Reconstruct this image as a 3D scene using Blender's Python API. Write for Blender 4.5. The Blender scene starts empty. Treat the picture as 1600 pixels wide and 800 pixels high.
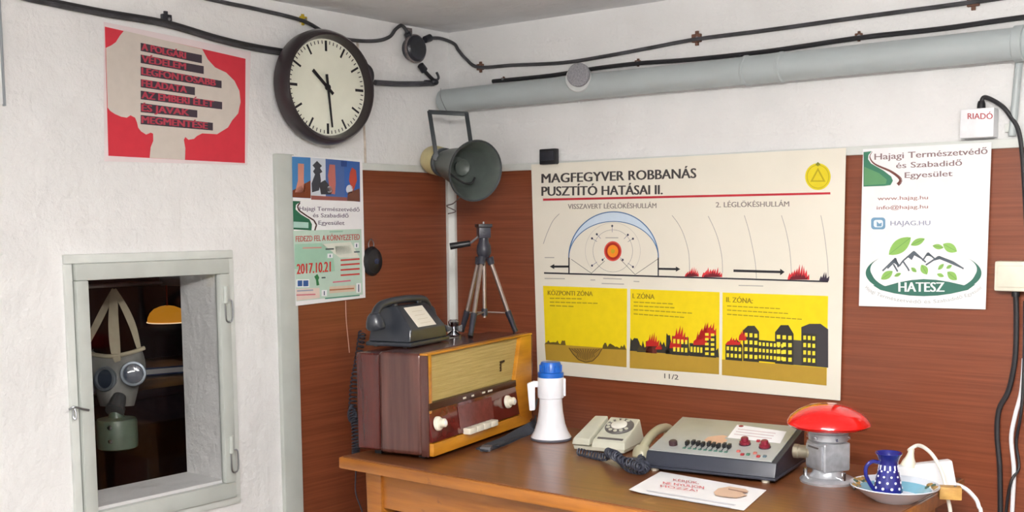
import bpy, bmesh, math, random
from mathutils import Vector, Matrix
from mathutils.geometry import tessellate_polygon
random.seed(7)
S = bpy.context.scene
COL = S.collection
R = math.radians
# ------------------------------------------------------------------ camera
F_PX, CX, CY = 1775.2065, 800.0, 520.0
C = Vector((2.50839, -2.80130, 1.33))
AX_R = Vector((0.7795, 0.6263, -0.0091)).normalized()
AX_F = Vector((-0.6241, 0.7754, -0.0959)); AX_F = (AX_F - AX_R * AX_F.dot(AX_R)).normalized()
AX_U = AX_R.cross(AX_F)
cd = bpy.data.cameras.new('camera'); cam = bpy.data.objects.new('camera', cd); COL.objects.link(cam)
cd.sensor_width = 36.0; cd.lens = F_PX / 1600 * 36; cd.shift_y = (CY - 400) / 1600
cd.clip_start = 0.05; cd.clip_end = 50
cam.matrix_world = Matrix(((AX_R.x, AX_U.x, -AX_F.x, C.x), (AX_R.y, AX_U.y, -AX_F.y, C.y), (AX_R.z, AX_U.z, -AX_F.z, C.z), (0, 0, 0, 1)))
S.camera = cam
# ------------------------------------------------------------------ world, exposure, added room lamps
w = bpy.data.worlds.new('world'); S.world = w; w.use_nodes = True
w.node_tree.nodes['Background'].inputs[0].default_value = (.05, .05, .055, 1)
w.node_tree.nodes['Background'].inputs[1].default_value = .1
S.view_settings.view_transform = 'Standard'; S.view_settings.look = 'None'
S.view_settings.gamma = 1; S.view_settings.use_curve_mapping = False
S.view_settings.exposure = 0.65
LAMPS = [((2.2, -2.05, 1.76), 0.0), ((2.55, -3.05, 1.76), 90.0)]   # twin-tube battens added out of view to light the room (built at the end)
TUBE_STRENGTH = 118.0
# ------------------------------------------------------------------ pixel -> point helpers (1600x800 frame)
TZ = 0.75
def ray(px, py):
    return AX_R * ((px - CX) / F_PX) + AX_U * (-(py - CY) / F_PX) + AX_F
def BK(px, py, off=0.0):
    r = ray(px, py); return C + r * ((-off - C.y) / r.y)
def LF(px, py, off=0.0):
    r = ray(px, py); return C + r * ((off - C.x) / r.x)
def HZ(px, py, z=TZ):
    r = ray(px, py); return C + r * ((z - C.z) / r.z)
def DP(px, py, d):
    return C + ray(px, py) * d
def PL(px, py, p0, n):
    r = ray(px, py); return C + r * ((p0 - C).dot(n) / r.dot(n))
# ------------------------------------------------------------------ materials
def new_mat(name):
    m = bpy.data.materials.new(name); m.use_nodes = True
    return m, m.node_tree, m.node_tree.nodes['Principled BSDF']
def srgb(c):
    return tuple(((x / 255) / 12.92 if x / 255 <= .04045 else ((x / 255 + .055) / 1.055) ** 2.4) for x in c) + (1,)
_mc = {}
def mat(name, c, rough=.5, metal=0.0, var=.06, scale=30.0, bump=0.0, coat=0.0, spec=.5):
    """plain surface: colour with a little noise, optional fine relief"""
    if name in _mc: return _mc[name]
    m, t, b = new_mat(name)
    tc = t.nodes.new('ShaderNodeTexCoord'); nz = t.nodes.new('ShaderNodeTexNoise'); nz.inputs['Scale'].default_value = scale; nz.inputs['Detail'].default_value = 4
    t.links.new(tc.outputs['Object'], nz.inputs['Vector'])
    cr = t.nodes.new('ShaderNodeValToRGB'); col = srgb(c)
    cr.color_ramp.elements[0].position = .3; cr.color_ramp.elements[1].position = .7
    cr.color_ramp.elements[0].color = tuple(x * (1 - var) for x in col[:3]) + (1,)
    cr.color_ramp.elements[1].color = tuple(min(1, x * (1 + var)) for x in col[:3]) + (1,)
    t.links.new(nz.outputs['Fac'], cr.inputs['Fac']); t.links.new(cr.outputs['Color'], b.inputs['Base Color'])
    b.inputs['Roughness'].default_value = rough; b.inputs['Metallic'].default_value = metal
    b.inputs['Coat Weight'].default_value = coat; b.inputs['Specular IOR Level'].default_value = spec
    if bump:
        bp = t.nodes.new('ShaderNodeBump'); bp.inputs['Strength'].default_value = bump; bp.inputs['Distance'].default_value = .004
        t.links.new(nz.outputs['Fac'], bp.inputs['Height']); t.links.new(bp.outputs['Normal'], b.inputs['Normal'])
    _mc[name] = m; return m
def wood(name, dark, light, stretch, rough=.4, scale=1.0, coat=0.0, bump=.05, spec=.5, wear=None):
    """long-grained wood; stretch = noise scale per axis (small along the grain)"""
    m, t, b = new_mat(name)
    tc = t.nodes.new('ShaderNodeTexCoord'); mp = t.nodes.new('ShaderNodeMapping')
    mp.inputs['Scale'].default_value = [x * scale for x in stretch]
    t.links.new(tc.outputs['Object'], mp.inputs['Vector'])
    n1 = t.nodes.new('ShaderNodeTexNoise'); n1.inputs['Scale'].default_value = 1; n1.inputs['Detail'].default_value = 7; n1.inputs['Roughness'].default_value = .62
    t.links.new(mp.outputs['Vector'], n1.inputs['Vector'])
    cr = t.nodes.new('ShaderNodeValToRGB'); e = cr.color_ramp.elements
    e[0].position = .32; e[0].color = srgb(dark); e[1].position = .68; e[1].color = srgb(light)
    t.links.new(n1.outputs['Fac'], cr.inputs['Fac'])
    out = cr.outputs['Color']
    if wear:
        n2 = t.nodes.new('ShaderNodeTexNoise'); n2.inputs['Scale'].default_value = wear[1]; n2.inputs['Detail'].default_value = 6
        t.links.new(tc.outputs['Object'], n2.inputs['Vector'])
        c2 = t.nodes.new('ShaderNodeValToRGB'); c2.color_ramp.elements[0].position = wear[2]; c2.color_ramp.elements[1].position = wear[2] + .08
        t.links.new(n2.outputs['Fac'], c2.inputs['Fac'])
        mx = t.nodes.new('ShaderNodeMixRGB'); mx.inputs[2].default_value = srgb(wear[0])
        t.links.new(c2.outputs['Color'], mx.inputs[0]); t.links.new(out, mx.inputs[1]); out = mx.outputs[0]
    t.links.new(out, b.inputs['Base Color'])
    b.inputs['Roughness'].default_value = rough; b.inputs['Coat Weight'].default_value = coat; b.inputs['Coat Roughness'].default_value = .25
    b.inputs['Specular IOR Level'].default_value = spec
    bp = t.nodes.new('ShaderNodeBump'); bp.inputs['Strength'].default_value = bump; bp.inputs['Distance'].default_value = .002
    t.links.new(n1.outputs['Fac'], bp.inputs['Height']); t.links.new(bp.outputs['Normal'], b.inputs['Normal'])
    _mc[name] = m; return m
def plaster(name, c, brick=True, lump=.55):
    """lime-washed masonry: lumpy relief with faint courses showing through"""
    m, t, b = new_mat(name)
    tc = t.nodes.new('ShaderNodeTexCoord')
    n1 = t.nodes.new('ShaderNodeTexNoise'); n1.inputs['Scale'].default_value = 9; n1.inputs['Detail'].default_value = 8; n1.inputs['Roughness'].default_value = .6
    n2 = t.nodes.new('ShaderNodeTexNoise'); n2.inputs['Scale'].default_value = 3; n2.inputs['Detail'].default_value = 5
    for n in (n1, n2): t.links.new(tc.outputs['Object'], n.inputs['Vector'])
    cr = t.nodes.new('ShaderNodeValToRGB'); col = srgb(c)
    cr.color_ramp.elements[0].position = .3; cr.color_ramp.elements[1].position = .6
    cr.color_ramp.elements[0].color = tuple(x * .90 for x in col[:3]) + (1,); cr.color_ramp.elements[1].color = col
    t.links.new(n2.outputs['Fac'], cr.inputs['Fac']); t.links.new(cr.outputs['Color'], b.inputs['Base Color'])
    b.inputs['Roughness'].default_value = .75; b.inputs['Specular IOR Level'].default_value = .25
    h = n1.outputs['Fac']
    bp = t.nodes.new('ShaderNodeBump'); bp.inputs['Strength'].default_value = lump; bp.inputs['Distance'].default_value = .03
    t.links.new(h, bp.inputs['Height'])
    nrm = bp.outputs['Normal']
    if brick:
        sp = t.nodes.new('ShaderNodeSeparateXYZ'); t.links.new(tc.outputs['Object'], sp.inputs[0])
        ad = t.nodes.new('ShaderNodeMath'); ad.operation = 'ADD'; t.links.new(sp.outputs['X'], ad.inputs[0]); t.links.new(sp.outputs['Y'], ad.inputs[1])
        cb = t.nodes.new('ShaderNodeCombineXYZ'); t.links.new(ad.outputs[0], cb.inputs['X']); t.links.new(sp.outputs['Z'], cb.inputs['Y'])
        bk = t.nodes.new('ShaderNodeTexBrick'); bk.inputs['Scale'].default_value = 1; bk.inputs['Brick Width'].default_value = .26; bk.inputs['Row Height'].default_value = .078
        bk.inputs['Mortar Size'].default_value = .006; bk.inputs['Mortar Smooth'].default_value = 1
        t.links.new(cb.outputs[0], bk.inputs['Vector'])
        b2 = t.nodes.new('ShaderNodeBump'); b2.invert = True; b2.inputs['Strength'].default_value = .07; b2.inputs['Distance'].default_value = .008
        t.links.new(bk.outputs['Fac'], b2.inputs['Height']); t.links.new(nrm, b2.inputs['Normal']); nrm = b2.outputs['Normal']
    t.links.new(nrm, b.inputs['Normal'])
    _mc[name] = m; return m
def emis(name, c, s):
    m, t, b = new_mat(name); b.inputs['Base Color'].default_value = srgb(c); b.inputs['Emission Color'].default_value = srgb(c); b.inputs['Emission Strength'].default_value = s
    _mc[name] = m; return m
def ink(c):
    return mat('print_%02x%02x%02x' % tuple(int(x) for x in c), c, .55, var=.03, scale=40, spec=.3)
def glass(name):
    m, t, b = new_mat(name); b.inputs['Transmission Weight'].default_value = 1; b.inputs['Roughness'].default_value = .02; b.inputs['IOR'].default_value = 1.45
    tr = t.nodes.new('ShaderNodeBsdfTransparent'); gl = t.nodes.new('ShaderNodeBsdfGlossy'); gl.inputs['Roughness'].default_value = .02
    lw = t.nodes.new('ShaderNodeFresnel'); lw.inputs['IOR'].default_value = 1.28
    mx = t.nodes.new('ShaderNodeMixShader'); o = t.nodes['Material Output']
    t.links.new(lw.outputs[0], mx.inputs[0]); t.links.new(tr.outputs[0], mx.inputs[1]); t.links.new(gl.outputs[0], mx.inputs[2]); t.links.new(mx.outputs[0], o.inputs['Surface'])
    _mc[name] = m; return m
WALL = plaster('whitewashed_plaster', (238, 238, 238))
CEIL = plaster('ceiling_plaster', (232, 233, 236), brick=False, lump=.5)
FLOORM = mat('floor_concrete', (110, 105, 98), .7, var=.15, scale=8, bump=.2)
PANEL = wood('brown_wall_panel', (108, 52, 30), (134, 74, 48), (1.0, 1.0, 60), .33, 2.6, spec=.5, bump=.03, wear=((164, 112, 84), 10, .73))
PALE = mat('pale_grey_paint', (214, 218, 214), .45, var=.05, scale=18, bump=.08)
FRAMEP = mat('grey_green_frame_paint', (190, 195, 190), .42, var=.05, scale=14, bump=.1)
BLACK = mat('black_plastic', (26, 27, 31), .38)
RUBBER = mat('black_cable_rubber', (36, 36, 40), .5, var=.15)
RUBBERW = mat('paint_spattered_cable', (62, 62, 66), .55, var=.55, scale=22)
STEEL = mat('dull_steel', (150, 152, 156), .35, 1.0)
CHROME = mat('chrome', (205, 207, 212), .16, 1.0)
CREAM = mat('cream_plastic', (226, 222, 205), .4)
WHITEP = mat('white_plastic', (238, 240, 244), .3)
PAPER = mat('white_paper', (240, 240, 242), .6, var=.02, spec=.3)
PAPERC = mat('cream_paper', (233, 228, 214), .55, var=.03, scale=5, spec=.35)
PIPE = mat('grey_pipe_paint', (181, 190, 192), .38, var=.04, scale=9, bump=.05)
# ------------------------------------------------------------------ mesh builder
WM = {}
def M4(o, x, y, z):
    return Matrix(((x[0], y[0], z[0], o[0]), (x[1], y[1], z[1], o[1]), (x[2], y[2], z[2], o[2]), (0, 0, 0, 1)))
def frame_z(o, z, up=Vector((0, 0, 1))):
    z = Vector(z).normalized()
    if abs(z.dot(up)) > .98: up = Vector((0, 1, 0))
    x = up.cross(z).normalized(); return M4(o, x, z.cross(x), z)
def smooth_path(pts, n=6):
    pts = [Vector(p) for p in pts]
    if len(pts) < 3: return pts
    out = []
    for i in range(len(pts) - 1):
        p0 = pts[max(i - 1, 0)]; p1 = pts[i]; p2 = pts[i + 1]; p3 = pts[min(i + 2, len(pts) - 1)]
        for k in range(n):
            t = k / n
            out.append(.5 * ((2 * p1) + (p2 - p0) * t + (2 * p0 - 5 * p1 + 4 * p2 - p3) * t * t + (3 * p1 - p0 - 3 * p2 + p3) * t ** 3))
    out.append(pts[-1]); return out
class MB:
    def __init__(s): s.v = []; s.f = []
    def add(s, vs, fs, M=None):
        o = len(s.v)
        s.v += [(M @ Vector(p)) if M else Vector(p) for p in vs]; s.f += [[i + o for i in q] for q in fs]; return s
    def box(s, lo, hi, M=None):
        x0, y0, z0 = lo; x1, y1, z1 = hi
        return s.add([(x0, y0, z0), (x1, y0, z0), (x1, y1, z0), (x0, y1, z0), (x0, y0, z1), (x1, y0, z1), (x1, y1, z1), (x0, y1, z1)],
                     [(3, 2, 1, 0), (4, 5, 6, 7), (0, 1, 5, 4), (1, 2, 6, 5), (2, 3, 7, 6), (3, 0, 4, 7)], M)
    def hexa(s, p8): return s.add(p8, [(3, 2, 1, 0), (4, 5, 6, 7), (0, 1, 5, 4), (1, 2, 6, 5), (2, 3, 7, 6), (3, 0, 4, 7)])
    def lathe(s, prof, M=None, n=32, close=False):
        vs = []; fs = []; k = len(prof)
        for r, z in prof:
            for i in range(n):
                a = 2 * math.pi * i / n; vs.append((r * math.cos(a), r * math.sin(a), z))
        for j in range(k - 1 if not close else k):
            j2 = (j + 1) % k
            for i in range(n):
                i2 = (i + 1) % n; fs.append((j * n + i, j * n + i2, j2 * n + i2, j2 * n + i))
        if not close:
            if prof[0][0] > 1e-6: fs.append(tuple(range(n - 1, -1, -1)))
            if prof[-1][0] > 1e-6: fs.append(tuple((k - 1) * n + i for i in range(n)))
        return s.add(vs, fs, M)
    def cyl(s, a, b, r0, r1=None, n=16):
        a = Vector(a); b = Vector(b); return s.lathe([(r0, 0), (r0 if r1 is None else r1, (b - a).length)], frame_z(a, b - a), n)
    def tube(s, pts, r, n=8, sub=6, sm=True):
        p = smooth_path(pts, sub) if sm else [Vector(q) for q in pts]
        vs = []; fs = []; up = None
        for i, q in enumerate(p):
            t = (p[min(i + 1, len(p) - 1)] - p[max(i - 1, 0)]).normalized()
            if up is None:
                up = Vector((0, 0, 1)) if abs(t.z) < .9 else Vector((1, 0, 0))
            x = up - t * up.dot(t); x.normalize(); y = t.cross(x); up = x
            rr = r[0] + (r[1] - r[0]) * i / (len(p) - 1) if isinstance(r, tuple) else r
            for k in range(n):
                a = 2 * math.pi * k / n; vs.append(q + x * (rr * math.cos(a)) + y * (rr * math.sin(a)))
        for i in range(len(p) - 1):
            for k in range(n):
                k2 = (k + 1) % n; fs.append((i * n + k, i * n + k2, (i + 1) * n + k2, (i + 1) * n + k))
        fs.append(tuple(range(n - 1, -1, -1))); fs.append(tuple((len(p) - 1) * n + k for k in range(n)))
        return s.add(vs, fs)
    def prism(s, poly, z0, z1, M=None):
        n = len(poly); vs = [(x, y, z0) for x, y in poly] + [(x, y, z1) for x, y in poly]
        fs = [tuple(range(n - 1, -1, -1)), tuple(range(n, 2 * n))] + [(i, (i + 1) % n, (i + 1) % n + n, i + n) for i in range(n)]
        return s.add(vs, fs, M)
    def ball(s, c, r, M=None, nu=20, nv=12):
        if not isinstance(r, (tuple, list)): r = (r, r, r)
        vs = []; fs = []
        for j in range(nv + 1):
            t = math.pi * j / nv
            for i in range(nu):
                a = 2 * math.pi * i / nu; vs.append((c[0] + r[0] * math.sin(t) * math.cos(a), c[1] + r[1] * math.sin(t) * math.sin(a), c[2] - r[2] * math.cos(t)))
        for j in range(nv):
            for i in range(nu):
                i2 = (i + 1) % nu; fs.append((j * nu + i, j * nu + i2, (j + 1) * nu + i2, (j + 1) * nu + i))
        return s.add(vs, fs, M)
    def face(s, pts): return s.add(pts, [tuple(range(len(pts)))])
    def build(s, name, m, parent=None, bevel=0.0, seg=2, ang=35, origin=None, local=False):
        me = bpy.data.meshes.new(name)
        if parent is None:
            xs = [p.x for p in s.v]; ys = [p.y for p in s.v]; zs = [p.z for p in s.v]
            o = Vector(origin) if origin else Vector(((min(xs) + max(xs)) / 2, (min(ys) + max(ys)) / 2, min(zs)))
            Mw = Matrix.Translation(o); inv = Mw.inverted(); vs = [inv @ p for p in s.v]
        else:
            Mw = WM[parent]; inv = Mw.inverted(); vs = s.v if local else [inv @ p for p in s.v]
        me.from_pydata([tuple(p) for p in vs], [], s.f); me.validate()
        bm = bmesh.new(); bm.from_mesh(me)
        bmesh.ops.remove_doubles(bm, verts=bm.verts, dist=1e-6)
        if len(bm.faces) > 1: bmesh.ops.recalc_face_normals(bm, faces=bm.faces)
        if bevel:
            es = [e for e in bm.edges if len(e.link_faces) == 2 and e.calc_face_angle(0) > R(30)]
            bmesh.ops.bevel(bm, geom=es, offset=bevel, segments=seg, affect='EDGES', profile=.6, clamp_overlap=True)
        bm.to_mesh(me); bm.free()
        me.shade_smooth(); me.set_sharp_from_angle(angle=R(ang))
        me.materials.append(m)
        ob = bpy.data.objects.new(name, me); COL.objects.link(ob)
        if parent is None: ob.matrix_world = Mw
        else: ob.parent = parent
        WM[ob] = Mw
        return ob
def tag(o, label, cat, group=None, kind=None):
    if label: o['label'] = label
    if cat: o['category'] = cat
    if group: o['group'] = group
    if kind: o['kind'] = kind
    return o
def struct(o, label=None):
    o['kind'] = 'structure'
    if label: o['label'] = label
    return o
def thing(name, label, cat, loc, rz=0.0, group=None):
    o = bpy.data.objects.new(name, None); COL.objects.link(o); o.location = loc; o.rotation_euler = (0, 0, rz); o.empty_display_size = .05
    WM[o] = Matrix.Translation(Vector(loc)) @ Matrix.Rotation(rz, 4, 'Z'); return tag(o, label, cat, group)
# ------------------------------------------------------------------ flat print helpers (pixel outlines on a wall plane)
def ell(cx, cy, rx, ry, a0=0, a1=360, n=36):
    return [(cx + rx * math.cos(R(a0 + (a1 - a0) * i / n)), cy - ry * math.sin(R(a0 + (a1 - a0) * i / n))) for i in range(n + (0 if abs(a1 - a0) == 360 else 1))]
def stroke(pts, wd):
    """px polyline -> list of px quads"""
    out = []
    for a, b in zip(pts[:-1], pts[1:]):
        dx, dy = b[0] - a[0], b[1] - a[1]; l = math.hypot(dx, dy) or 1; nx, ny = -dy / l * wd / 2, dx / l * wd / 2
        out.append([(a[0] + nx, a[1] + ny), (b[0] + nx, b[1] + ny), (b[0] - nx, b[1] - ny), (a[0] - nx, a[1] - ny)])
    return out
_tc = {}
def text_mesh(body, bold=0.0):
    k = (body, bold)
    if k in _tc: return _tc[k]
    c = bpy.data.curves.new('lettering', 'FONT'); c.body = body; c.resolution_u = 3; c.offset = bold
    o = bpy.data.objects.new('lettering', c); COL.objects.link(o)
    me = bpy.data.meshes.new_from_object(o.evaluated_get(bpy.context.evaluated_depsgraph_get()))
    vs = [(v.co.x, v.co.y) for v in me.vertices]; fs = [tuple(p.vertices) for p in me.polygons]
    x0 = min(v[0] for v in vs); x1 = max(v[0] for v in vs)
    vs = [((x - x0) / (x1 - x0), y / .682) for x, y in vs]
    bpy.data.objects.remove(o); bpy.data.curves.remove(c); bpy.data.meshes.remove(me)
    _tc[k] = (vs, fs); return vs, fs
JOINED = {'text_line', 'panel_text_line', 'small_text', 'small_mark', 'thin_line', 'crater_line', 'lit_window_print', 'shock_dome', 'dome_line', 'logo_ring', 'brown_swoosh', 'blast_arc', 'emblem_line', 'leaf_vein', 'sign_mark', 'ground_line'}
STUFFP = JOINED - {'shock_dome', 'logo_ring', 'brown_swoosh'}
class Print:
    """collects px polygons on one plane mapper; off grows by layer"""
    def __init__(s, plane, base, parent): s.pl = plane; s.base = base; s.par = parent; s.d = {}
    def _mb(s, name, col, layer):
        k = (name, tuple(col), layer, 0 if name in JOINED else len(s.d)); s.d.setdefault(k, MB()); return s.d[k], s.base + layer * .00025
    def poly(s, name, col, pts, layer=1):
        mb, off = s._mb(name, col, layer); P = [s.pl(x, y, off) for x, y in pts]
        if len(P) <= 4: mb.face(P)
        else:
            tri = tessellate_polygon([P]); mb.add(P, [tuple(t) for t in tri])
    def strokes(s, name, col, pts, wd, layer=1):
        mb, off = s._mb(name, col, layer)
        for q in stroke(pts, wd): mb.face([s.pl(x, y, off) for x, y in q])
    def text(s, name, col, body, p0, p1, cap, layer=2, bold=0.0, sx=None):
        vs, fs = text_mesh(body); mb, off = s._mb(name, col, layer)
        ux, uy = p1[0] - p0[0], p1[1] - p0[1]
        cap2 = cap if sx is None else sx
        for k in ((-1, 0, 1) if bold else (0,)):          # heavier strokes: the same letters laid side by side
            mb.add([s.pl(p0[0] + ux * x + k * bold * cap * 1.6, p0[1] + uy * x - (cap + (cap2 - cap) * x) * y, off + k * .00003) for x, y in vs], fs)
    def arc_text(s, name, col, body, fn, cap, layer=2, bold=0.0):
        vs, fs = text_mesh(body); mb, off = s._mb(name, col, layer); P = []
        for x, y in vs:
            a = fn(x); b = fn(x + .002); dx, dy = b[0] - a[0], b[1] - a[1]; l = math.hypot(dx, dy)
            P.append(s.pl(a[0] + dy / l * y * cap, a[1] - dx / l * y * cap, off))
        mb.add(P, fs)
    def done(s):
        for (name, col, layer, i), mb in s.d.items():
            if mb.v:
                o = mb.build(name, ink(col), s.par)
                if name in STUFFP: o['kind'] = 'stuff'
def sheet(name, plane, corners, off0, off1, m, label, cat, grid=1):
    mb = MB(); P0 = [plane(x, y, off0) for x, y in corners]; P1 = [plane(x, y, off1) for x, y in corners]
    mb.hexa(P0 + P1); return tag(mb.build(name, m), label, cat)

# ================================================================== THE SETTING
ZC = 1.945                      # ceiling
YL, XR, YF = -4.2, 4.4, -4.2    # room extents
NY0, NY1, NZ0, NZ1, NT = -1.345, -.936, .646, 1.215, .165     # window opening in wall_left, thickness
mb = MB(); mb.box((-.02, YF, -.1), (XR, .02, 0)); struct(mb.build('floor', FLOORM))
mb = MB(); mb.box((-.3, YF - .1, ZC), (XR + .1, .2, ZC + .12)); struct(mb.build('ceiling', CEIL))
mb = MB()
mb.box((-NT, YF, 0), (0, NY0, ZC)).box((-NT, NY1, 0), (0, 0, ZC)).box((-NT, NY0, 0), (0, NY1, NZ0)).box((-NT, NY0, NZ1), (0, NY1, ZC))
WL = struct(mb.build('wall_left', WALL, origin=(0, 0, 0)))
mb = MB(); mb.box((-NT, 0, 0), (XR, .15, ZC)); WB = struct(mb.build('wall_back', WALL, origin=(0, 0, 0)))
mb = MB(); mb.box((XR, YF, 0), (XR + .12, .15, ZC)); struct(mb.build('wall_right', WALL, origin=(XR, 0, 0)))
mb = MB(); mb.box((-NT, YF - .12, 0), (XR, YF, ZC)); struct(mb.build('wall_front', WALL, origin=(0, YF, 0)))
# brown panelling: sheets with a pale top rail, corner strip and end post
PZ = BK(790, 268).z
pl_y = LF(465, 700).y
def lab(o, l): o['label'] = l; return o
mb = MB(); mb.box((0, pl_y, .02), (.008, -.008, PZ)); mb.build('wood_panel', PANEL, WL)
seams = [.008, 1.98, 3.2, XR - .02]
for a, b in zip(seams[:-1], seams[1:]):
    mb = MB(); mb.box((a + .0008, -.008, .02), (b - .0008, 0, PZ)); mb.build('wood_panel', PANEL, WB)
mb = MB(); mb.box((0, pl_y, PZ), (.014, -.014, PZ + .022)); mb.build('top_rail', PALE, WL, bevel=.003)
mb = MB(); mb.box((.0, -.014, PZ), (XR - .02, 0, PZ + .022)); mb.build('top_rail', PALE, WB, bevel=.003)
mb = MB(); mb.prism([(.008, -.008), (.034, -.008), (.034, -.02), (.02, -.034), (.008, -.034)], .02, PZ + .02); struct(mb.build('trim_1', PALE, bevel=.002))
a, b = LF(425, 240), LF(457, 243)
mb = MB(); mb.box((0, a.y, .0), (.016, pl_y + .004, a.z)); mb.build('end_post', FRAMEP, WL, bevel=.004)
# stained vertical plaster edge above the panelling beside the clock
mb = MB(); p0 = LF(561, 60); p1 = LF(571, 258)
mb.tube([LF(558, 62, .002), LF(563, 120, .001), LF(569, 200, .002), LF(571, 259, .002)], .0035, n=6); mb.build('plaster_edge', mat('stained_plaster', (196, 184, 172), .8, var=.25, scale=60), WL)
# booth behind the window: unlit darkness and bluish reflections put into the wall colour
DARK = mat('booth_unlit_tone', (26, 27, 40), .8, var=.2)
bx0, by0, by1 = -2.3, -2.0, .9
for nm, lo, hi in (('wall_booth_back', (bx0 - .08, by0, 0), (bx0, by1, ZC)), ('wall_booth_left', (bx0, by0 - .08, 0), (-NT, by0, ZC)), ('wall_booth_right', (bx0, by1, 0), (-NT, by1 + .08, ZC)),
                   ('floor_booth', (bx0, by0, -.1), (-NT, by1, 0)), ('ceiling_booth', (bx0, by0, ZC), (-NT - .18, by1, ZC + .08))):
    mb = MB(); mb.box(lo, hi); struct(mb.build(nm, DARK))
# window: painted frame, glass pane, two hinges, hook latch
wo = [(109, 412), (347, 404), (366, 771), (131, 832)]
wi = [(130, 439), (334, 427), (347.5, 755), (148, 797)]
WO = [LF(*p, .0) for p in wo]; WI = [LF(*p, .0) for p in wi]
oy0, oy1, oz0, oz1 = (WO[0].y + WO[3].y) / 2, (WO[1].y + WO[2].y) / 2, (WO[2].z + WO[3].z) / 2, (WO[0].z + WO[1].z) / 2
iy0, iy1, iz0, iz1 = (WI[0].y + WI[3].y) / 2, (WI[1].y + WI[2].y) / 2, (WI[2].z + WI[3].z) / 2, (WI[0].z + WI[1].z) / 2
win = bpy.data.objects.new('window_1', None); COL.objects.link(win); win.location = (0, (oy0 + oy1) / 2, oz0); WM[win] = Matrix.Translation(win.location); struct(win)
fx0, fx1 = .0, .022
for nm, lo, hi in (('frame_rail', (fx0, oy0, iz1), (fx1, oy1, oz1)), ('frame_rail', (fx0, oy0, oz0), (fx1, oy1, iz0)), ('frame_stile', (fx0, oy0, iz0), (fx1, iy0, iz1)), ('frame_stile', (fx0, iy1, iz0), (fx1, oy1, iz1))):
    mb = MB(); mb.box(lo, hi); mb.build(nm, FRAMEP, win, bevel=.004)
g = .022
for nm, lo, hi in (('casing', (-.001, oy0 - g, oz1), (.010, oy1 + g, oz1 + g)), ('casing', (-.001, oy0 - g, oz0 - g), (.010, oy1 + g, oz0)), ('casing', (-.001, oy0 - g, oz0), (.010, oy0 - .002, oz1)), ('casing', (-.001, oy1 + .002, oz0), (.010, oy1 + g, oz1))):
    mb = MB(); mb.box(lo, hi); mb.build(nm, PALE, win, bevel=.003)
mb = MB(); mb.box((.006, iy0 - .004, iz0 - .004), (.009, iy1 + .004, iz1 + .004)); mb.build('glass_pane', glass('window_glass'), win)
for (py0, py1) in ((446, 503), (680, 738)):
    px = 352 if py0 < 500 else 361
    a, b = LF(px, py0, .024), LF(px + 2, py1, .024)
    mb = MB(); mb.cyl(a + Vector((0, 0, -.002)), a + (b - a) * .48, .007, n=10); hn = mb.build('hinge', FRAMEP, win)
    m_ = a + (b - a) * .5
    mb = MB(); mb.tube([a + (b - a) * .4 + Vector((.004, .006, 0)), a + (b - a) * .45 + Vector((.008, .014, 0)), a + (b - a) * .92 + Vector((.008, .014, 0)), b + Vector((.004, .004, 0)), a + (b - a) * .9 + Vector((.004, -.004, 0)), a + (b - a) * .5 + Vector((.003, -.004, 0))], .0022, n=6, sub=4)
    mb.build('hinge_pin', STEEL, hn)
a = LF(116, 636, .026)
mb = MB(); mb.tube([LF(108, 640, .024), LF(116, 636, .032), LF(128, 639, .03), LF(139, 641, .026)], .0028, n=6); lt = mb.build('hook_latch', STEEL, win)
mb = MB(); mb.tube([LF(116, 637, .026), LF(119, 646, .03), LF(118, 655, .03), LF(114, 650, .026), LF(115, 640, .026)], .0022, n=6); mb.build('latch_eye', STEEL, lt)

# ================================================================== TABLE
tx0, tx1, ty0, ty1 = HZ(535, 712).x, 1.725, HZ(950, 787).y, -.21
WT = wood('worn_table_top', (98, 56, 32), (132, 80, 46), (1.6, 26, 26), .30, 2.4, coat=.25, bump=.05, wear=((158, 112, 74), 13, .68))
WE = wood('table_honey_wood', (140, 82, 24), (180, 112, 38), (2.0, 30, 30), .38, 1.5, coat=.2, wear=((92, 56, 28), 22, .66))
tb = thing('wooden_table', 'worn honey-brown wooden table carrying the radio and telephones', 'table', ((tx0 + tx1) / 2, (ty0 + ty1) / 2, 0))
mb = MB(); mb.box((tx0 + .006, ty0 + .006, TZ - .024), (tx1 - .006, ty1, TZ)); mb.build('table_top', WT, tb, bevel=.0012, seg=1)
mb = MB(); mb.box((tx0, ty0 - .004, TZ - .03), (tx1, ty0 + .006, TZ - .001)); mb.build('front_edging', WE, tb, bevel=.005)
for x in (tx0, tx1 - .006):
    mb = MB(); mb.box((x, ty0 + .006, TZ - .03), (x + .006, ty1, TZ - .001)); mb.build('end_edging', WE, tb, bevel=.002)
lx0, lx1, ly0, ly1 = tx0 + .055, tx1 - .1, ty0 + .035, ty1 - .05
for x in (lx0, lx1):
    for y in (ly0, ly1 - .055):
        mb = MB(); mb.hexa([(x + .01, y + .01, 0), (x + .045, y + .01, 0), (x + .045, y + .045, 0), (x + .01, y + .045, 0), (x, y, TZ - .03), (x + .055, y, TZ - .03), (x + .055, y + .055, TZ - .03), (x, y + .055, TZ - .03)])
        mb.build('leg', WE, tb, bevel=.004)
for lo, hi in (((lx0 + .055, ly0 + .008, TZ - .125), (lx1, ly0 + .03, TZ - .0301)), ((lx0 + .055, ly1 - .03, TZ - .125), (lx1, ly1 - .008, TZ - .0301)),
               ((lx0 + .008, ly0 + .055, TZ - .125), (lx0 + .03, ly1 - .055, TZ - .0301)), ((lx1 + .025, ly0 + .055, TZ - .125), (lx1 + .047, ly1 - .055, TZ - .0301))):
    mb = MB(); mb.box(lo, hi); mb.build('apron', WE, tb, bevel=.002)

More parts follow.
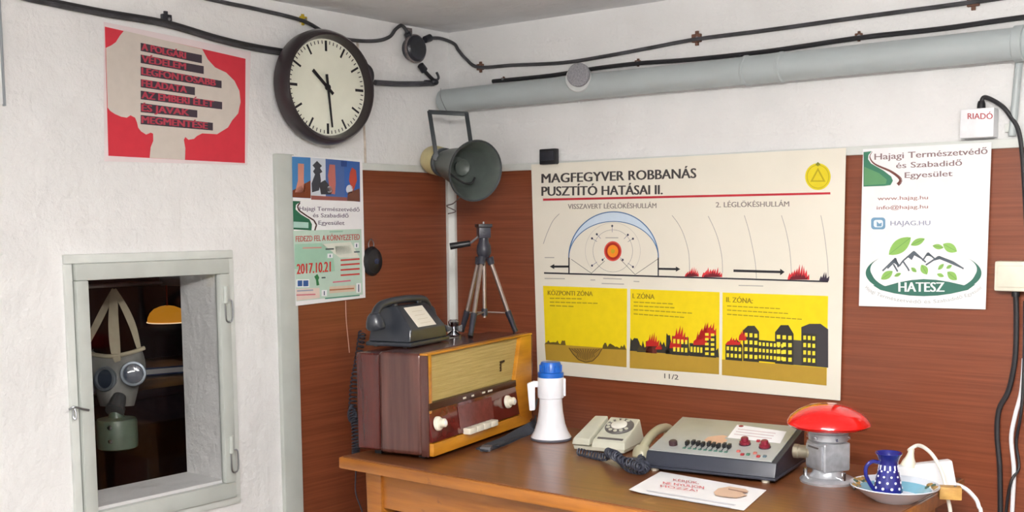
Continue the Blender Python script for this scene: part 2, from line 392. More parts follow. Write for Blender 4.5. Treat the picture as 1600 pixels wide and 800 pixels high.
# ================================================================== RADIO
ra = R(11.4); r0 = HZ(668, 722); RW, RD, RH = .573, .212, .2666
RZ = TZ + RH; XL = Vector((-math.sin(ra), math.cos(ra), 0)); NF = Vector((math.cos(ra), math.sin(ra), 0))
MAHO = wood('mahogany_veneer', (60, 28, 24), (92, 54, 46), (26, 26, 1.6), .22, 1.6, coat=.35)
MAHOD = wood('dark_red_veneer', (56, 12, 8), (82, 22, 14), (24, 24, 1.8), .25, 1.6, coat=.3)
GOLD = wood('golden_veneer', (170, 108, 20), (206, 142, 38), (3, 3, 22), .3, 1.6, coat=.25)
rad = thing('tube_radio', 'old tube radio with mahogany case and golden wooden front', 'radio', r0, math.pi / 2 + ra)
Rl = WM[rad].inverted()
def RF(px, py, off=0.0):      # pixel on the radio's front plane -> (x,z) in the radio's frame
    p = Rl @ PL(px, py, r0 + NF * off, NF); return p.x, p.z
def rbox(name, lo, hi, m, bevel=0.0, par=None, seg=2):
    mb = MB(); mb.box(lo, hi); return mb.build(name, m, par or rad, bevel=bevel, local=True, seg=seg)
rbox('case', (0, .016, .012), (RW, RD * .66, RH), MAHO, .012, seg=4)
rbox('back_cover', (.006, RD * .66, .014), (RW - .006, RD, RH - .006), MAHOD, .01, seg=3)
for x in (.04, RW - .06):
    for y in (.03, RD - .05): rbox('foot', (x, y, 0), (x + .02, y + .02, .013), BLACK)
gl = RF(673, 600)[0]; gr = RF(803, 590)[0]; grt = RF(812, 530)[0]
zt = RH - .006; zb = RF(740, 611)[1]                       # grille bottom
# golden front frame, pieces
rbox('side_cheek', (0, -.0045, .012), (.005, .0162, RH - .0055), MAHO, .001); rbox('side_cheek', (RW - .004, -.0045, .03), (RW, .0162, RH - .0055), MAHO, .001)
mb = MB(); mb.prism([(.005, .012), (.012, .012), (gl, zb), (gl, RH - .005), (.005, RH - .005)], 0, .022, M4((0, .018, 0), (1, 0, 0), (0, 0, 1), (0, -1, 0)))
mb.build('frame_stile', GOLD, rad, bevel=.002, local=True)
fr = M4((0, .018, 0), (1, 0, 0), (0, 0, 1), (0, -1, 0))
zred_t, zred_b = RF(740, 622)[1], RF(740, 668)[1]
mb = MB(); mb.prism([(RW - .0042, .02), (RW - .0042, RH - .005), (grt, RH - .005), (gr, zb), (gr + .004, zred_b), (RW - .03, .012)], 0, .022, fr); mb.build('frame_stile', GOLD, rad, bevel=.002, local=True)
mb = MB(); mb.prism([(.005, .012), (RW - .02, .012), (gr + .006, zred_b - .002), (.005, zred_b - .002)], 0, .034, fr); mb.build('frame_rail', GOLD, rad, bevel=.006, local=True)
mb = MB(); mb.prism([(0, RH - .005), (RW, RH - .005), (RW, RH), (0, RH)], 0, .022, fr); mb.build('frame_rail', GOLD, rad, bevel=.001, local=True)
GRI = wood('woven_grille_cloth', (172, 150, 86), (198, 178, 116), (5, 5, 160), .7, 1.6, bump=.4)
mb = MB(); mb.prism([(gl, zb), (gr, zb), (grt, zt), (gl, zt)], 0, .010, fr); gri = mb.build('speaker_cloth', GRI, rad, local=True)
n = 14
for i in range(n):
    z = zb + (zt - zb) * (i + .5) / n; xr = gr + (grt - gr) * (i + .5) / n
    rbox('cloth_rib', (gl, .0068, z - .0012), (xr, .0082, z + .0012), GRI, par=gri)
x, z = RF(788, 572)
mb = MB(); Mb = M4((x, .008, z), (1, 0, 0), (0, 0, 1), (0, -1, 0))
mb.prism([(-.012, -.014), (-.007, -.014), (-.007, .008), (.012, .01), (.012, .015), (-.012, .014)], 0, .003, Mb); mb.build('emblem', mat('dark_bronze', (60, 40, 22), .4, .6), rad, local=True)
mb = MB(); mb.prism([(.004, zred_t), (gr + .004, zred_t), (gr + .002, zb), (.004, zb)], 0, .024, fr); trm = mb.build('dial_trim', mat('dark_brown_trim', (62, 34, 16), .3), rad, bevel=.002, local=True)
for px, wpx in ((722, 5), (735, 4), (752, 5), (762, 8)):
    x, z = RF(px, 631 - (px - 671) * .3 + 4); rbox('trim_plate', (x - wpx * .0012, -.0076, zb - (zb - zred_t) * .62), (x + wpx * .0016, -.006, zb - (zb - zred_t) * .38), CREAM, par=trm)
# sloping dark red dial panel
RED = mat('dark_red_dial_glass', (88, 22, 18), .12, coat=.6, var=.15)
mb = MB(); mb.hexa([(.005, .018, zred_b), (gr + .006, .018, zred_b), (gr + .006, .018, zred_t), (.005, .018, zred_t), (.005, -.014, zred_b), (gr + .006, -.014, zred_b), (gr + .004, -.003, zred_t), (.005, -.003, zred_t)])
dial = mb.build('dial_panel', RED, rad, bevel=.001, local=True)
x0, x1 = RF(712, 660)[0], RF(765, 640)[0]
mb = MB(); mb.face([(x0, -.0139, zred_b + .012), (x1, -.0139, zred_b + .012), (x1, -.0058, zred_t - .008), (x0, -.0058, zred_t - .008)]); mb.build('dial_scale', mat('dial_scale_print', (104, 50, 42), .2, var=.18, scale=60), dial, local=True)
for px, py in ((684, 662), (793, 628)):
    x, z = RF(px, py, .012); Mk = frame_z(Vector((x, -.011, z)), (0, -1, .18))
    mb = MB(); mb.lathe([(.018, 0), (.0175, .006), (.015, .009), (.011, .010), (.0108, .022), (.009, .024), (0, .0245)], Mk, 28); kn = mb.build('knob', CREAM, rad, local=True)
    mb = MB(); mb.lathe([(.006, .0242), (.005, .0255), (0, .026)], Mk, 16); mb.build('knob_cap', WHITEP, kn, local=True)
xa, za = RF(725, 671, .016); xb, _ = RF(770, 657, .016)
for i in range(4):
    x = xa + (xb - xa) * i / 4; wd = (xb - xa) / 4
    rbox('key', (x + .001, -.034, zred_b - .004), (x + wd - .001, -.012, zred_b + .012), CREAM, .003)

# ================================================================== THINGS ON THE WALLS
# --- pipe along the back wall
a0, a1 = BK(688, 140, .05), BK(1600, 40, .05); b0, b1 = BK(688, 172, .05), BK(1600, 97, .05)
pz = ((a0.z + b0.z) / 2 + (a1.z + b1.z) / 2) / 2; pr = ((a0.z - b0.z) + (a1.z - b1.z)) / 4; py_ = -(pr + .004)
pp = thing('heating_pipe', 'thick grey painted pipe running along the white wall', 'pipe', (1.6, py_, pz))
mb = MB(); mb.cyl((.012, py_, pz), (XR - .01, py_, pz), pr, n=40); mb.build('pipe_run', PIPE, pp)
xs = BK(1192, 100, .05).x
for dx in (-.05, .05):
    mb = MB(); mb.lathe([(pr, -.006), (pr + .0035, -.003), (pr + .0035, .003), (pr, .006)], frame_z(Vector((xs + dx, py_, pz)), (1, 0, 0)), 40); mb.build('joint_bead', PIPE, pp)
mb = MB(); mb.cyl((xs - .048, py_, pz), (xs + .048, py_, pz), pr + .0012, n=40); mb.build('joint_sleeve', PIPE, pp)
xs = BK(1592, 60, .05).x
mb = MB(); mb.lathe([(pr, -.012), (pr + .004, -.01), (pr + .004, .01), (pr, .012)], frame_z(Vector((xs, py_, pz)), (1, 0, 0)), 40); mb.build('pipe_clamp', PIPE, pp)
# --- round perforated disc on the pipe
pc = C + ray(903, 122) * ((-(2 * pr + .012) - C.y) / ray(903, 122).y)
ax = (C - pc); ax.z = 0; ax = (ax.normalized() + Vector((-.25, -.5, .05))).normalized(); Md = frame_z(pc, ax)
sd = thing('round_detector', 'round grey mesh disc with clear plastic rim fixed on the pipe', 'detector', pc)
mb = MB(); mb.lathe([(.03, -.02), (.038, -.016), (.04, -.004), (.038, .0), (.0, .0)], Md, 32); mb.build('housing', mat('milky_plastic', (205, 208, 208), .35), sd)
mb = MB(); mb.lathe([(.034, 0), (.034, .009), (.032, .011), (0, .012)], Md @ Matrix.Translation((.004, .008, 0)), 32); mb.build('mesh_disc', mat('grey_mesh', (150, 150, 156), .6, .2, var=.25, scale=260, bump=.6), sd)
# --- clock
co = LF(511, 137, .0); cdp, cr_ = .075, .160
cc = thing('wall_clock', 'large round station clock with dark rim and cream face', 'clock', (0, 0, 0)); 
pf = LF(519, 136, cdp); co = Vector((0, pf.y, pf.z)); cc.location = co; WM[cc] = Matrix.Translation(co)
Mc = Matrix.Translation((.012, 0, 0)) @ M4(co, (0, 1, 0), (0, 0, 1), (1, 0, 0)) @ Matrix.Rotation(R(5.5), 4, 'Y').inverted()
RIM = mat('dark_brown_bakelite', (36, 26, 30), .28, coat=.3)
mb = MB(); mb.lathe([(.118, 0), (.140, .004), (cr_, .02), (cr_ + .002, .045), (cr_ - .004, .062), (cr_ - .011, cdp - .003), (cr_ - .017, cdp - .003), (cr_ - .023, .060), (cr_ - .026, .044)], Mc, 64); mb.build('rim', RIM, cc)
fr_ = cr_ - .024
mb = MB(); mb.lathe([(fr_ + .002, .040), (fr_ + .002, .046), (0, .046)], Mc, 64); face = mb.build('dial', mat('clock_face_cream', (232, 234, 218), .5, var=.02), cc)
INK = ink((28, 28, 32))
def bar(r0_, r1_, wd, ang, z0, z1, w2=None):
    w2 = wd if w2 is None else w2
    s_, c_ = math.sin(R(ang)), math.cos(R(ang)); f = lambda x, y: (x * c_ + y * s_, -x * s_ + y * c_)
    m_ = MB(); m_.prism([f(-wd / 2, r0_), f(wd / 2, r0_), f(w2 / 2, r1_), f(-w2 / 2, r1_)], z0, z1, Mc); return m_
for h in range(12): bar(fr_ * .74, fr_ * .955, .0075 if h % 3 == 0 else .006, h * 30, .0462, .0466).build('hour_mark', INK, face)
mm = MB()
for k in range(60):
    if k % 5: q = bar(fr_ * .885, fr_ * .955, .0026, k * 6, .0462, .0466); mm.add(q.v, q.f)
mo = mm.build('minute_marks', INK, face); mo['kind'] = 'stuff'
bar(-.026, .066, .0085, -48, .049, .0505, .0095).build('hour_hand', INK, cc)
bar(-.036, .112, .0085, 174, .0515, .053, .005).build('minute_hand', INK, cc)
mb = MB(); mb.lathe([(.008, .047), (.008, .0545), (0, .055)], Mc, 20); mb.build('hand_boss', INK, cc)
a = LF(578, 118, .03); mb = MB(); mb.lathe([(.034, -.02), (.034, .012), (.028, .018), (0, .02)], frame_z(Vector((.022, a.y - .02, a.z)), (1, 0, 0)), 20); mb.box((.004, a.y - .03, a.z + .022), (.03, a.y - .012, a.z + .045)); mb.build('terminal_box', BLACK, cc, bevel=.002)
# --- round black junction box near the ceiling
a = LF(650, 76, .03); jb = thing('junction_box', 'round black junction box with cable glands on plastered wall', 'junction box', (0, a.y, a.z - .04))
JM = mat('junction_black', (44, 46, 54), .35, var=.35, scale=30); JG = mat('rusty_white_bracket', (120, 112, 112), .7, var=.5, scale=80)
Mj = frame_z(Vector((.004, a.y, a.z)), (1, -.05, 0))
mb = MB(); mb.lathe([(.034, 0), (.036, .008), (.04, .02), (.04, .032), (.034, .038), (0, .04)], Mj, 28); jbb = mb.build('box_body', JM, jb)
mb = MB(); mb.lathe([(.044, .021), (.044, .027), (.040, .028), (.040, .020)], Mj, 28, close=True); mb.build('box_flange', JG, jb)
for p, q in ((LF(636, 52, .02), LF(642, 62, .02)), (LF(664, 62, .03), LF(672, 59, .03)), (LF(657, 102, .02), LF(663, 110, .02))):
    mb = MB(); mb.cyl(p, q, .011, .012, n=12); mb.build('cable_gland', JM, jb)
mb = MB(); mb.box((.002, LF(632, 60).y, LF(632, 80).z), (.012, LF(640, 60).y, LF(640, 45).z)); mb.build('bracket', JG, jb, bevel=.001)
# --- clips: painted plates with rusty screws
RUST = mat('rusty_metal', (112, 80, 66), .75, .2, var=.4, scale=120)
YELLOW = mat('yellow_band', (196, 168, 40), .5)
def clip(name, label, P, nrm, m, s=.012, group='cable clips on the back wall'):
    t = thing(name, label, 'cable clip', P, 0, group); M_ = frame_z(P, nrm)
    mb = MB(); mb.box((-s, -s * .8, 0), (s, s * .8, .010), M_); mb.build('clip_body', m, t, bevel=.002)
    mb = MB(); mb.box((-s * .35, -s * 1.4, 0), (s * .35, s * 1.4, .006), M_); mb.build('clip_strap', m, t, bevel=.001)
    mb = MB(); mb.lathe([(.004, .009), (.004, .012), (0, .0125)], M_ @ Matrix.Translation((s * .3, 0, 0)), 10); mb.build('screw', STEEL, t)
    return t
NB = Vector((0, -1, 0)); NL = Vector((1, 0, 0))
clip('cable_clip', 'rusty clip where the cable levels out near the corner', BK(752, 105, .001), NB, RUST)
clip('cable_clip', 'rusty brown clip midway on the upper wall cable', BK(1090, 60, .001), NB, RUST, .014)
clip('cable_clip', 'rusty clip on upper cable by the ceiling, above the alarm box', BK(1522, 3, .001), NB, RUST, .014)
clip('cable_clip', 'small rusty clip just above the round pipe detector', BK(998, 98, .001), NB, RUST, .008)
clip('cable_clip', 'tiny rusty clip at the start of the pipe', BK(788, 124, .001), NB, RUST, .006)
clip('cable_clip', 'dark rusty clip above the pipe, over the nuclear poster', BK(1343, 57, .001), NB, RUST, .009)
clip('cable_clip', 'black clip holding twin cable above the red poster', LF(258, 30, .001), NL, JM, .014, 'cable clips on the left wall')
clip('cable_clip', 'yellow clip on the thin cable above the clock', LF(472, 31, .001), NL, YELLOW, .011, 'cable clips on the left wall')
# --- cables
def cable(label, pts, r, m=RUBBER, n=8, name='cable', group=None):
    mb = MB(); mb.tube(pts, r, n=n); return tag(mb.build(name, m), label, 'cable', group)
c1 = thing('twin_cable', 'thick black twin cable running to the clock past red poster', 'cable', LF(258, 34, .008))
for dy in (0, 5):
    mb = MB(); zz = LF(-40, -24 + dy).z; mb.tube([Vector((.013, YF + .02, zz)), Vector((.013, -3.0, zz)), Vector((.013, -2.1, zz + .004)), LF(-40, -24 + dy, .013), LF(60, -3 + dy, .009), LF(160, 17 + dy, .009), LF(258, 34 + dy, .011), LF(340, 58 + dy, .009), LF(400, 72 + dy, .009), LF(450, 80 + dy, .009)], .0062 if dy else .0055, n=8); mb.build('cable_strand', RUBBERW if dy else RUBBER, c1)
cable('thin black cable looping from yellow clip to junction box', [Vector((.006, YF + .02, LF(320, -3).z + .03)), Vector((.006, -2.6, LF(320, -3).z + .03)), Vector((.006, -1.5, LF(320, -3).z + .026)), LF(320, -3, .006), LF(400, 14, .006), LF(472, 32, .012), LF(510, 52, .006), LF(545, 62, .006), LF(585, 64, .006), LF(608, 58, .008), LF(618, 46, .01), LF(627, 40, .012), LF(634, 46, .014), LF(638, 54, .018)], .0055, RUBBERW)
cable('dark conduit between clock and corner', [LF(586, 129, .012), LF(620, 131, .012), LF(655, 131, .012), LF(676, 130, .012)], .0085, mat('grey_conduit', (70, 70, 76), .45, var=.3), name='conduit')
cable('short black cable from junction box down to pipe end', [LF(660, 107, .02), LF(668, 116, .02), LF(676, 124, .02), LF(682, 129, .02)], .006)
cable('grey cable from junction box along upper back wall', [LF(668, 60, .03), LF(688, 60, .016), BK(709, 68, .014), BK(716, 78, .008), BK(728, 92, .008), BK(748, 105, .010), BK(800, 102, .007), BK(880, 98, .007), BK(950, 87, .007), BK(1020, 74, .007), BK(1090, 61, .010), BK(1200, 47, .007), BK(1350, 26, .007), BK(1522, 3, .010), BK(1640, -14, .007), Vector((2.4, -.007, BK(1640, -14).z + .004)), Vector((3.2, -.007, BK(1640, -14).z - .004)), Vector((XR - .01, -.007, BK(1640, -14).z))], .0055, RUBBERW)
cable('black cable lying along the top of the pipe', [BK(770, 127, .006), BK(860, 118, .006), BK(930, 107, .006), BK(998, 99, .009), BK(1080, 93, .006), BK(1200, 80, .006), BK(1343, 59, .01), BK(1470, 45, .006), BK(1640, 22, .006), Vector((2.4, -.006, BK(1640, 22).z)), Vector((3.2, -.006, BK(1640, 22).z)), Vector((XR - .01, -.006, BK(1640, 22).z))], .0062)
mb = MB(); k = LF(679, 128, .02); mb.ball(k, (.012, .016, .011), nu=12, nv=8); mb.box((.002, k.y - .03, k.z - .012), (.016, k.y + .004, k.z + .004)); mb.tube([k, k + Vector((.01, .008, .012)), k + Vector((.004, .006, .03))], .004, n=6)
tag(mb.build('cable_tie_knot', JM), 'black knot of taped cable ends at the corner', 'cable end')

# --- horn loudspeaker
def camv(a, b, c): return (AX_R * a + AX_U * b + AX_F * c).normalized()
mo_ = DP(743, 267, 3.36); hx = camv(.54, -.25, -.80)
hs = thing('horn_loudspeaker', 'grey-green horn loudspeaker with cream driver hung in the corner', 'loudspeaker', mo_ - hx * .12)
Mh = frame_z(mo_, hx) @ Matrix.Diagonal((.90, .90, .92, 1)); HRN = mat('olive_grey_enamel', (84, 92, 88), .38, var=.12); HRND = mat('dark_grey_enamel', (54, 60, 64), .4, var=.15)
mb = MB(); mb.lathe([(.03, -.225), (.042, -.20), (.053, -.16), (.062, -.11), (.074, -.05), (.086, -.015), (.096, -.002), (.0985, .0), (.097, .002), (.092, -.004), (.08, -.03), (.068, -.06), (.055, -.10), (.03, -.12)], Mh, 44); bell = mb.build('bell', HRN, hs)
mb = MB(); mb.lathe([(.0955, -.0045), (.1005, -.004), (.102, 0), (.1005, .004), (.0955, .002)], Mh, 44, close=True); mb.build('bell_lip', HRND, bell)
mb = MB(); mb.lathe([(.010, -.119), (.016, -.11), (.024, -.09), (.028, -.082), (.026, -.080), (.014, -.088), (0, -.09)], Mh, 32); mb.build('inner_cone', HRN, bell)
mb = MB(); mb.tube([Mh @ Vector((-.085, -.012, -.018)), Mh @ Vector((-.055, -.03, -.02)), Mh @ Vector((-.02, -.045, -.022)), Mh @ Vector((.005, -.042, -.024)), Mh @ Vector((.018, -.026, -.03))], .0035, n=6); mb.build('cone_strut', BLACK, bell)
mb = MB(); mb.lathe([(0, -.305), (.03, -.302), (.045, -.292), (.05, -.275), (.05, -.235), (.045, -.222), (.03, -.218)], Mh, 32); mb.build('driver', mat('aged_cream_enamel', (196, 184, 136), .45, var=.08), hs)
mb = MB(); mb.lathe([(.046, -.218), (.05, -.212), (.05, -.2), (.044, -.196)], Mh, 32); mb.build('driver_collar', HRND, hs)
dY = 3.36 + .13
tl, tr = DP(671, 175, dY), DP(729, 178, dY - .02); bl, br = DP(682, 246, dY - .02), DP(737, 232, dY - .05)
mb = MB()
for p, q in ((tl, tr), (tl, bl), (tr, br)):
    d_ = (q - p).normalized(); n_ = d_.cross(AX_F).normalized()
    mb.hexa([p + n_ * s1 * .0065 + AX_F * s2 * .0035 - d_ * .004 for s1, s2 in ((-1, -1), (1, -1), (1, 1), (-1, 1))] + [q + n_ * s1 * .0065 + AX_F * s2 * .0035 + d_ * .004 for s1, s2 in ((-1, -1), (1, -1), (1, 1), (-1, 1))])
mb.build('yoke', HRND, hs, bevel=.0015)
for p in (bl, br):
    mb = MB(); mb.lathe([(.011, -.006), (.011, .006)], frame_z(p, AX_F), 14); mb.build('yoke_bolt', HRND, hs)
mb = MB(); mb.tube([DP(700, 177, dY - .01), DP(694, 166, dY), DP(688, 150, dY + .02), BK(689, 138, .08)], .0012, n=5); mb.build('hanging_wire', STEEL, hs)
mb = MB(); mb.tube([DP(722, 305, 3.42), DP(708, 318, 3.5), DP(698, 322, 3.58), DP(712, 330, 3.6), DP(700, 334, 3.62)], .002, n=5); mb.build('speaker_wire', JG, hs)
# --- small round black gadget on the left panel
a = LF(582, 408, .02); gd = thing('hanging_bell', 'small round black bell hanging on the brown panel', 'bell', (a.x, a.y, a.z - .04))
Mg = frame_z(Vector((.010, a.y, a.z)), (1, 0, 0))
mb = MB(); mb.lathe([(.034, 0), (.036, .010), (.030, .022), (.014, .028), (0, .029)], Mg @ Matrix.Scale(1.25, 4, (0, 1, 0)), 24); mb.build('shell', BLACK, gd)
mb = MB(); mb.lathe([(.010, .026), (.008, .032), (0, .033)], Mg, 14); mb.build('boss', mat('blue_black_gloss', (40, 48, 78), .2), gd)
mb = MB(); t_ = a + Vector((-.004, 0, .044)); mb.tube([t_ + Vector((0, -.010, -.006)), t_ + Vector((0, -.011, .01)), t_ + Vector((0, 0, .022)), t_ + Vector((0, .010, .01)), t_ + Vector((0, .009, -.006))], .0018, n=6); mb.build('hanging_loop', STEEL, gd)
cable('thin pale wire hanging below the flyer on brown panel', [LF(540, 470, .0105), LF(541, 500, .0105), LF(544, 530, .0105), LF(546, 551, .0105)], .0013, mat('pale_pink_wire', (196, 158, 142), .5), name='wire')
# --- black hanger above the poster
a = [BK(853, 234, .0), BK(878, 234, 0), BK(878, 258, 0), BK(853, 258, 0)]
mb = MB(); mb.box((a[0].x, -.034, a[3].z), (a[1].x, -.015, a[0].z)); t = mb.build('poster_clamp', BLACK, bevel=.003); tag(t, 'small black clamp gripping the top of nuclear poster', 'clamp')
mb = MB(); mb.box((a[0].x + .006, -.037, a[3].z + .012), (a[1].x - .006, -.033, a[0].z - .008)); mb.build('jaw', JM, t, bevel=.001)
# --- alarm box
a0, a1 = BK(1509, 173), BK(1560, 215); alb = thing('alarm_box', 'small white RIADÓ alarm box above the association poster', 'alarm box', ((a0.x + a1.x) / 2, -.0, a1.z))
mb = MB(); mb.box((a0.x, -.04, a1.z), (a1.x, -.001, a0.z)); mb.build('housing', WHITEP, alb, bevel=.003)
pr_ = Print(BK, .0402, alb)
vs = None
pr_.text('lettering', (178, 60, 66), 'RIADÓ', (1512, 186), (1551, 186), 9, 1, .012); pr_.done()
mb = MB(); p = Vector(((a0.x * .45 + a1.x * .55), -.022, a0.z)); mb.lathe([(.010, -.002), (.009, .012), (.007, .018), (0, .018)], frame_z(p, (0, 0, 1)), 16); mb.build('cable_gland', BLACK, alb)
cable('black cable arching out of the alarm box top', [p + Vector((0, 0, .016)), p + Vector((.006, 0, .026)), BK(1552, 157, .022), BK(1568, 168, .022), BK(1580, 184, .02), BK(1591, 203, .02), BK(1597, 240, .016), BK(1601, 300, .014), BK(1606, 400, .014), BK(1612, 470, .014)], .0052)
# thin vertical pipe at right
cable('thin grey vertical conduit dropping from the pipe to the panel rail', [BK(1592, 98, .014), BK(1588, 140, .014), BK(1584, 185, .014), BK(1581, 212, .014)], .0085, PIPE, n=12, name='conduit')
t = clip('conduit_clip', 'pale clip at the foot of the thin vertical conduit', BK(1580, 200, .003), NB, PALE, .012, None); t['category'] = 'clip'
# --- switch box with cables at right
a0, a1 = BK(1563, 407), BK(1625, 455); sb = thing('wall_switch_box', 'cream wall socket box on brown panel with black cable below', 'socket box', ((a0.x + a1.x) / 2, -.008, a1.z))
mb = MB(); mb.box((a0.x, -.046, a1.z), (a1.x, -.008, a0.z)); mb.build('housing', CREAM, sb, bevel=.005)
mb = MB(); mb.box((a0.x + .008, -.05, a1.z + .010), (a1.x - .008, -.045, a0.z - .010)); mb.build('cover', CREAM, sb, bevel=.002)
mb = MB(); p = BK(1587, 458, .026); mb.cyl(p + Vector((0, 0, .008)), p + Vector((0, 0, -.008)), .009, n=12); mb.build('cable_gland', BLACK, sb)
cable('thick black cable hanging from the socket box', [BK(1587, 458, .026), BK(1588, 500, .022), BK(1586, 560, .018), BK(1576, 610, .016), BK(1561, 640, .016), BK(1558, 680, .016), BK(1562, 730, .016), BK(1563, 800, .016), BK(1562, 860, .016), Vector((BK(1562, 860).x, -.016, .3)), Vector((BK(1562, 860).x + .02, -.016, .012))], .0062)
cable('white cable hanging at the right of brown panel', [BK(1600, 560, .016), BK(1596, 610, .016), BK(1586, 650, .02), BK(1580, 685, .022), BK(1584, 730, .022), BK(1583, 770, .02), BK(1578, 860, .02), Vector((BK(1578, 860).x, -.02, .3)), Vector((BK(1578, 860).x + .03, -.02, .012))], .005, WHITEP)
cable('thin black cable twisted around the white cable', [BK(1601, 470, .014), BK(1600, 560, .02), BK(1596, 640, .03), BK(1588, 690, .012), BK(1592, 730, .014), BK(1580, 752, .032), BK(1573, 790, .014), BK(1568, 860, .014), Vector((BK(1568, 860).x + .01, -.014, .3)), Vector((BK(1568, 860).x + .03, -.014, .012))], .0036)

# ================================================================== POSTERS
DK = (52, 50, 52)
# --- sheet cut by the left picture edge
mb = MB(); a, b = LF(-70, 5), LF(4, 163); mb.box((.001, b.y - .21, b.z), (.004, b.y, LF(4, 0).z + .05)); t = mb.build('notice_board', PAPER, bevel=.001); tag(t, 'white notice board with thin grey edge beside red poster', 'notice board')
mb = MB(); mb.box((.001, b.y - .001, b.z - .004), (.010, b.y + .003, LF(4, 0).z + .05)); mb.build('edge_strip', mat('grey_edge', (150, 156, 162), .4), t)
# --- red civil defence poster
rp = sheet('mushroom_cloud_poster', LF, [(163, 252), (386, 258), (392, 81), (162, 34)], .001, .0022, mat('laminated_paper', (228, 214, 216), .3, var=.02), 'red poster with beige mushroom cloud and dark text bars', 'poster')
P = Print(LF, .0022, rp)
q = lambda pts: [(155 + x * .2876, 30 + y * .2876) for x, y in pts]
P.poly('red_ground', (203, 52, 66), q([(30, 40), (795, 215), (792, 782), (50, 742)]), 1)
P.poly('cloud_print', (208, 199, 190), q([(135, 62), (112, 90), (90, 125), (66, 142), (36, 156), (46, 480), (60, 498), (85, 515), (120, 530), (150, 535), (170, 522), (195, 535), (205, 560), (212, 590), (228, 610), (255, 627), (280, 616), (293, 622), (294, 660), (280, 695), (274, 753), (466, 764), (468, 700), (460, 655), (468, 640), (485, 655), (515, 650), (530, 635), (560, 620), (640, 625), (700, 588), (722, 550), (755, 512), (768, 450), (762, 390), (735, 335), (690, 290), (630, 262), (590, 218), (560, 163)]), 2)
bars = [((128, 172), 558, (195, 240), 'A POLGÁRI', 470), ((192, 238), 568, (255, 298), 'VÉDELEM', 470), ((258, 305), 665, (335, 375), 'LEGFONTOSABB', 632), ((325, 370), 520, (370, 413), 'FELADATA', 475), ((388, 435), 668, (450, 490), 'AZ EMBERI ÉLET', 622), ((455, 505), 533, (495, 535), 'ÉS JAVAK', 488), ((520, 570), 618, (563, 605), 'MEGMENTÉSE', 588)]
for (l0, l1), xr, (r0y, r1y), tx, xe in bars:
    P.poly('text_bar', (66, 56, 66), q([(225, l0), (xr, r0y), (xr, r1y), (225, l1)]), 3)
    f_ = lambda x: l1 + (r1y - l1) * (x - 225) / (xr - 225) - 7
    p0, p1 = q([(232, f_(232)), (xe, f_(xe))]); P.text('lettering', (178, 62, 80), tx, p0, p1, 10.6, 4, .045, 9.6)
P.done()
# --- event flyer on the end of the left panel
fl = sheet('event_flyer', LF, [(462, 478), (571, 465), (566, 249), (456, 243)], .017, .0182, PAPER, 'tall event flyer with blue photo strip and red date 2017.10.21', 'flyer')
P = Print(LF, .0182, fl)
q = lambda pts: [(450 + x * .15625, 235 + y * .15625) for x, y in pts]
for c_, pts in (((70, 128, 184), [(40, 62), (225, 72), (228, 480), (45, 470)]), ((205, 212, 222), [(225, 72), (375, 84), (378, 490), (228, 480)]), ((78, 104, 160), [(375, 84), (560, 100), (570, 500), (378, 490)]), ((60, 100, 170), [(560, 100), (718, 116), (722, 515), (570, 500)])):
    P.poly('photo_tile', c_, q(pts), 1)
for c_, pts in (((206, 140, 120), [(100, 130), (160, 135), (158, 300), (175, 420), (70, 420), (100, 300)]), ((120, 60, 34), [(46, 400), (225, 300), (228, 478), (46, 468)]), ((64, 66, 74), [(245, 150), (290, 105), (340, 155), (320, 175), (345, 215), (320, 230), (330, 300), (310, 400), (240, 420), (235, 330), (270, 240), (250, 210), (270, 180)]),
                ((60, 60, 66), [(310, 330), (370, 295), (450, 400), (430, 440), (330, 440)]), ((186, 110, 100), [(415, 140), (470, 145), (478, 330), (470, 440), (420, 430), (400, 250)]), ((190, 78, 60), [(640, 170), (680, 200), (690, 300), (650, 420), (610, 300), (620, 220)]), ((222, 228, 236), ell(415, 390, 26, 34)), ((220, 226, 236), ell(615, 390, 34, 46)), ((150, 90, 84), [(230, 450), (590, 470), (590, 505), (232, 492)]), ((110, 70, 56), [(600, 420), (715, 380), (720, 512), (590, 505)]), ((46, 72, 130), [(530, 105), (590, 108), (588, 165), (530, 160)])):
    P.poly('photo_motif', c_, q(pts), 2)
P.poly('green_swoosh', (44, 104, 78), q([(48, 505), (130, 508), (80, 545), (75, 590), (130, 640), (215, 690), (240, 740), (235, 800), (55, 790)]), 1)
P.poly('green_tag', (170, 206, 196), q([(55, 712), (205, 720), (205, 778), (55, 772)]), 2)
P.strokes('brown_swoosh', (70, 40, 36), q([(120, 520), (95, 560), (110, 600), (180, 650), (260, 700), (285, 745), (268, 800)]), 2.2, 2)
for tx, a, b in (('Hajagi Természetvédő', (115, 600), (715, 612)), ('és Szabadidő', (250, 668), (605, 672)), ('Egyesület', (305, 742), (565, 745))):
    p0, p1 = q([a, b]); P.text('lettering', (110, 100, 122), tx, p0, p1, 6.2, 2, .014)
q = lambda pts: [(450 + x * .175, 350 + y * .175) for x, y in pts]
P.poly('map_ground', (188, 212, 198), q([(45, 60), (655, 45), (668, 630), (75, 690)]), 1)
for c_, pts in (((160, 200, 178), [(60, 180), (300, 170), (400, 250), (420, 420), (300, 440), (60, 400)]), ((222, 226, 214), [(300, 180), (560, 160), (640, 300), (460, 300)]), ((226, 206, 196), [(70, 580), (280, 570), (285, 660), (78, 685)]), ((214, 196, 176), [(370, 560), (600, 545), (600, 600), (370, 620)]), ((150, 196, 160), [(420, 200), (560, 190), (570, 260), (430, 280)])):
    P.poly('map_patch', c_, q(pts), 2)
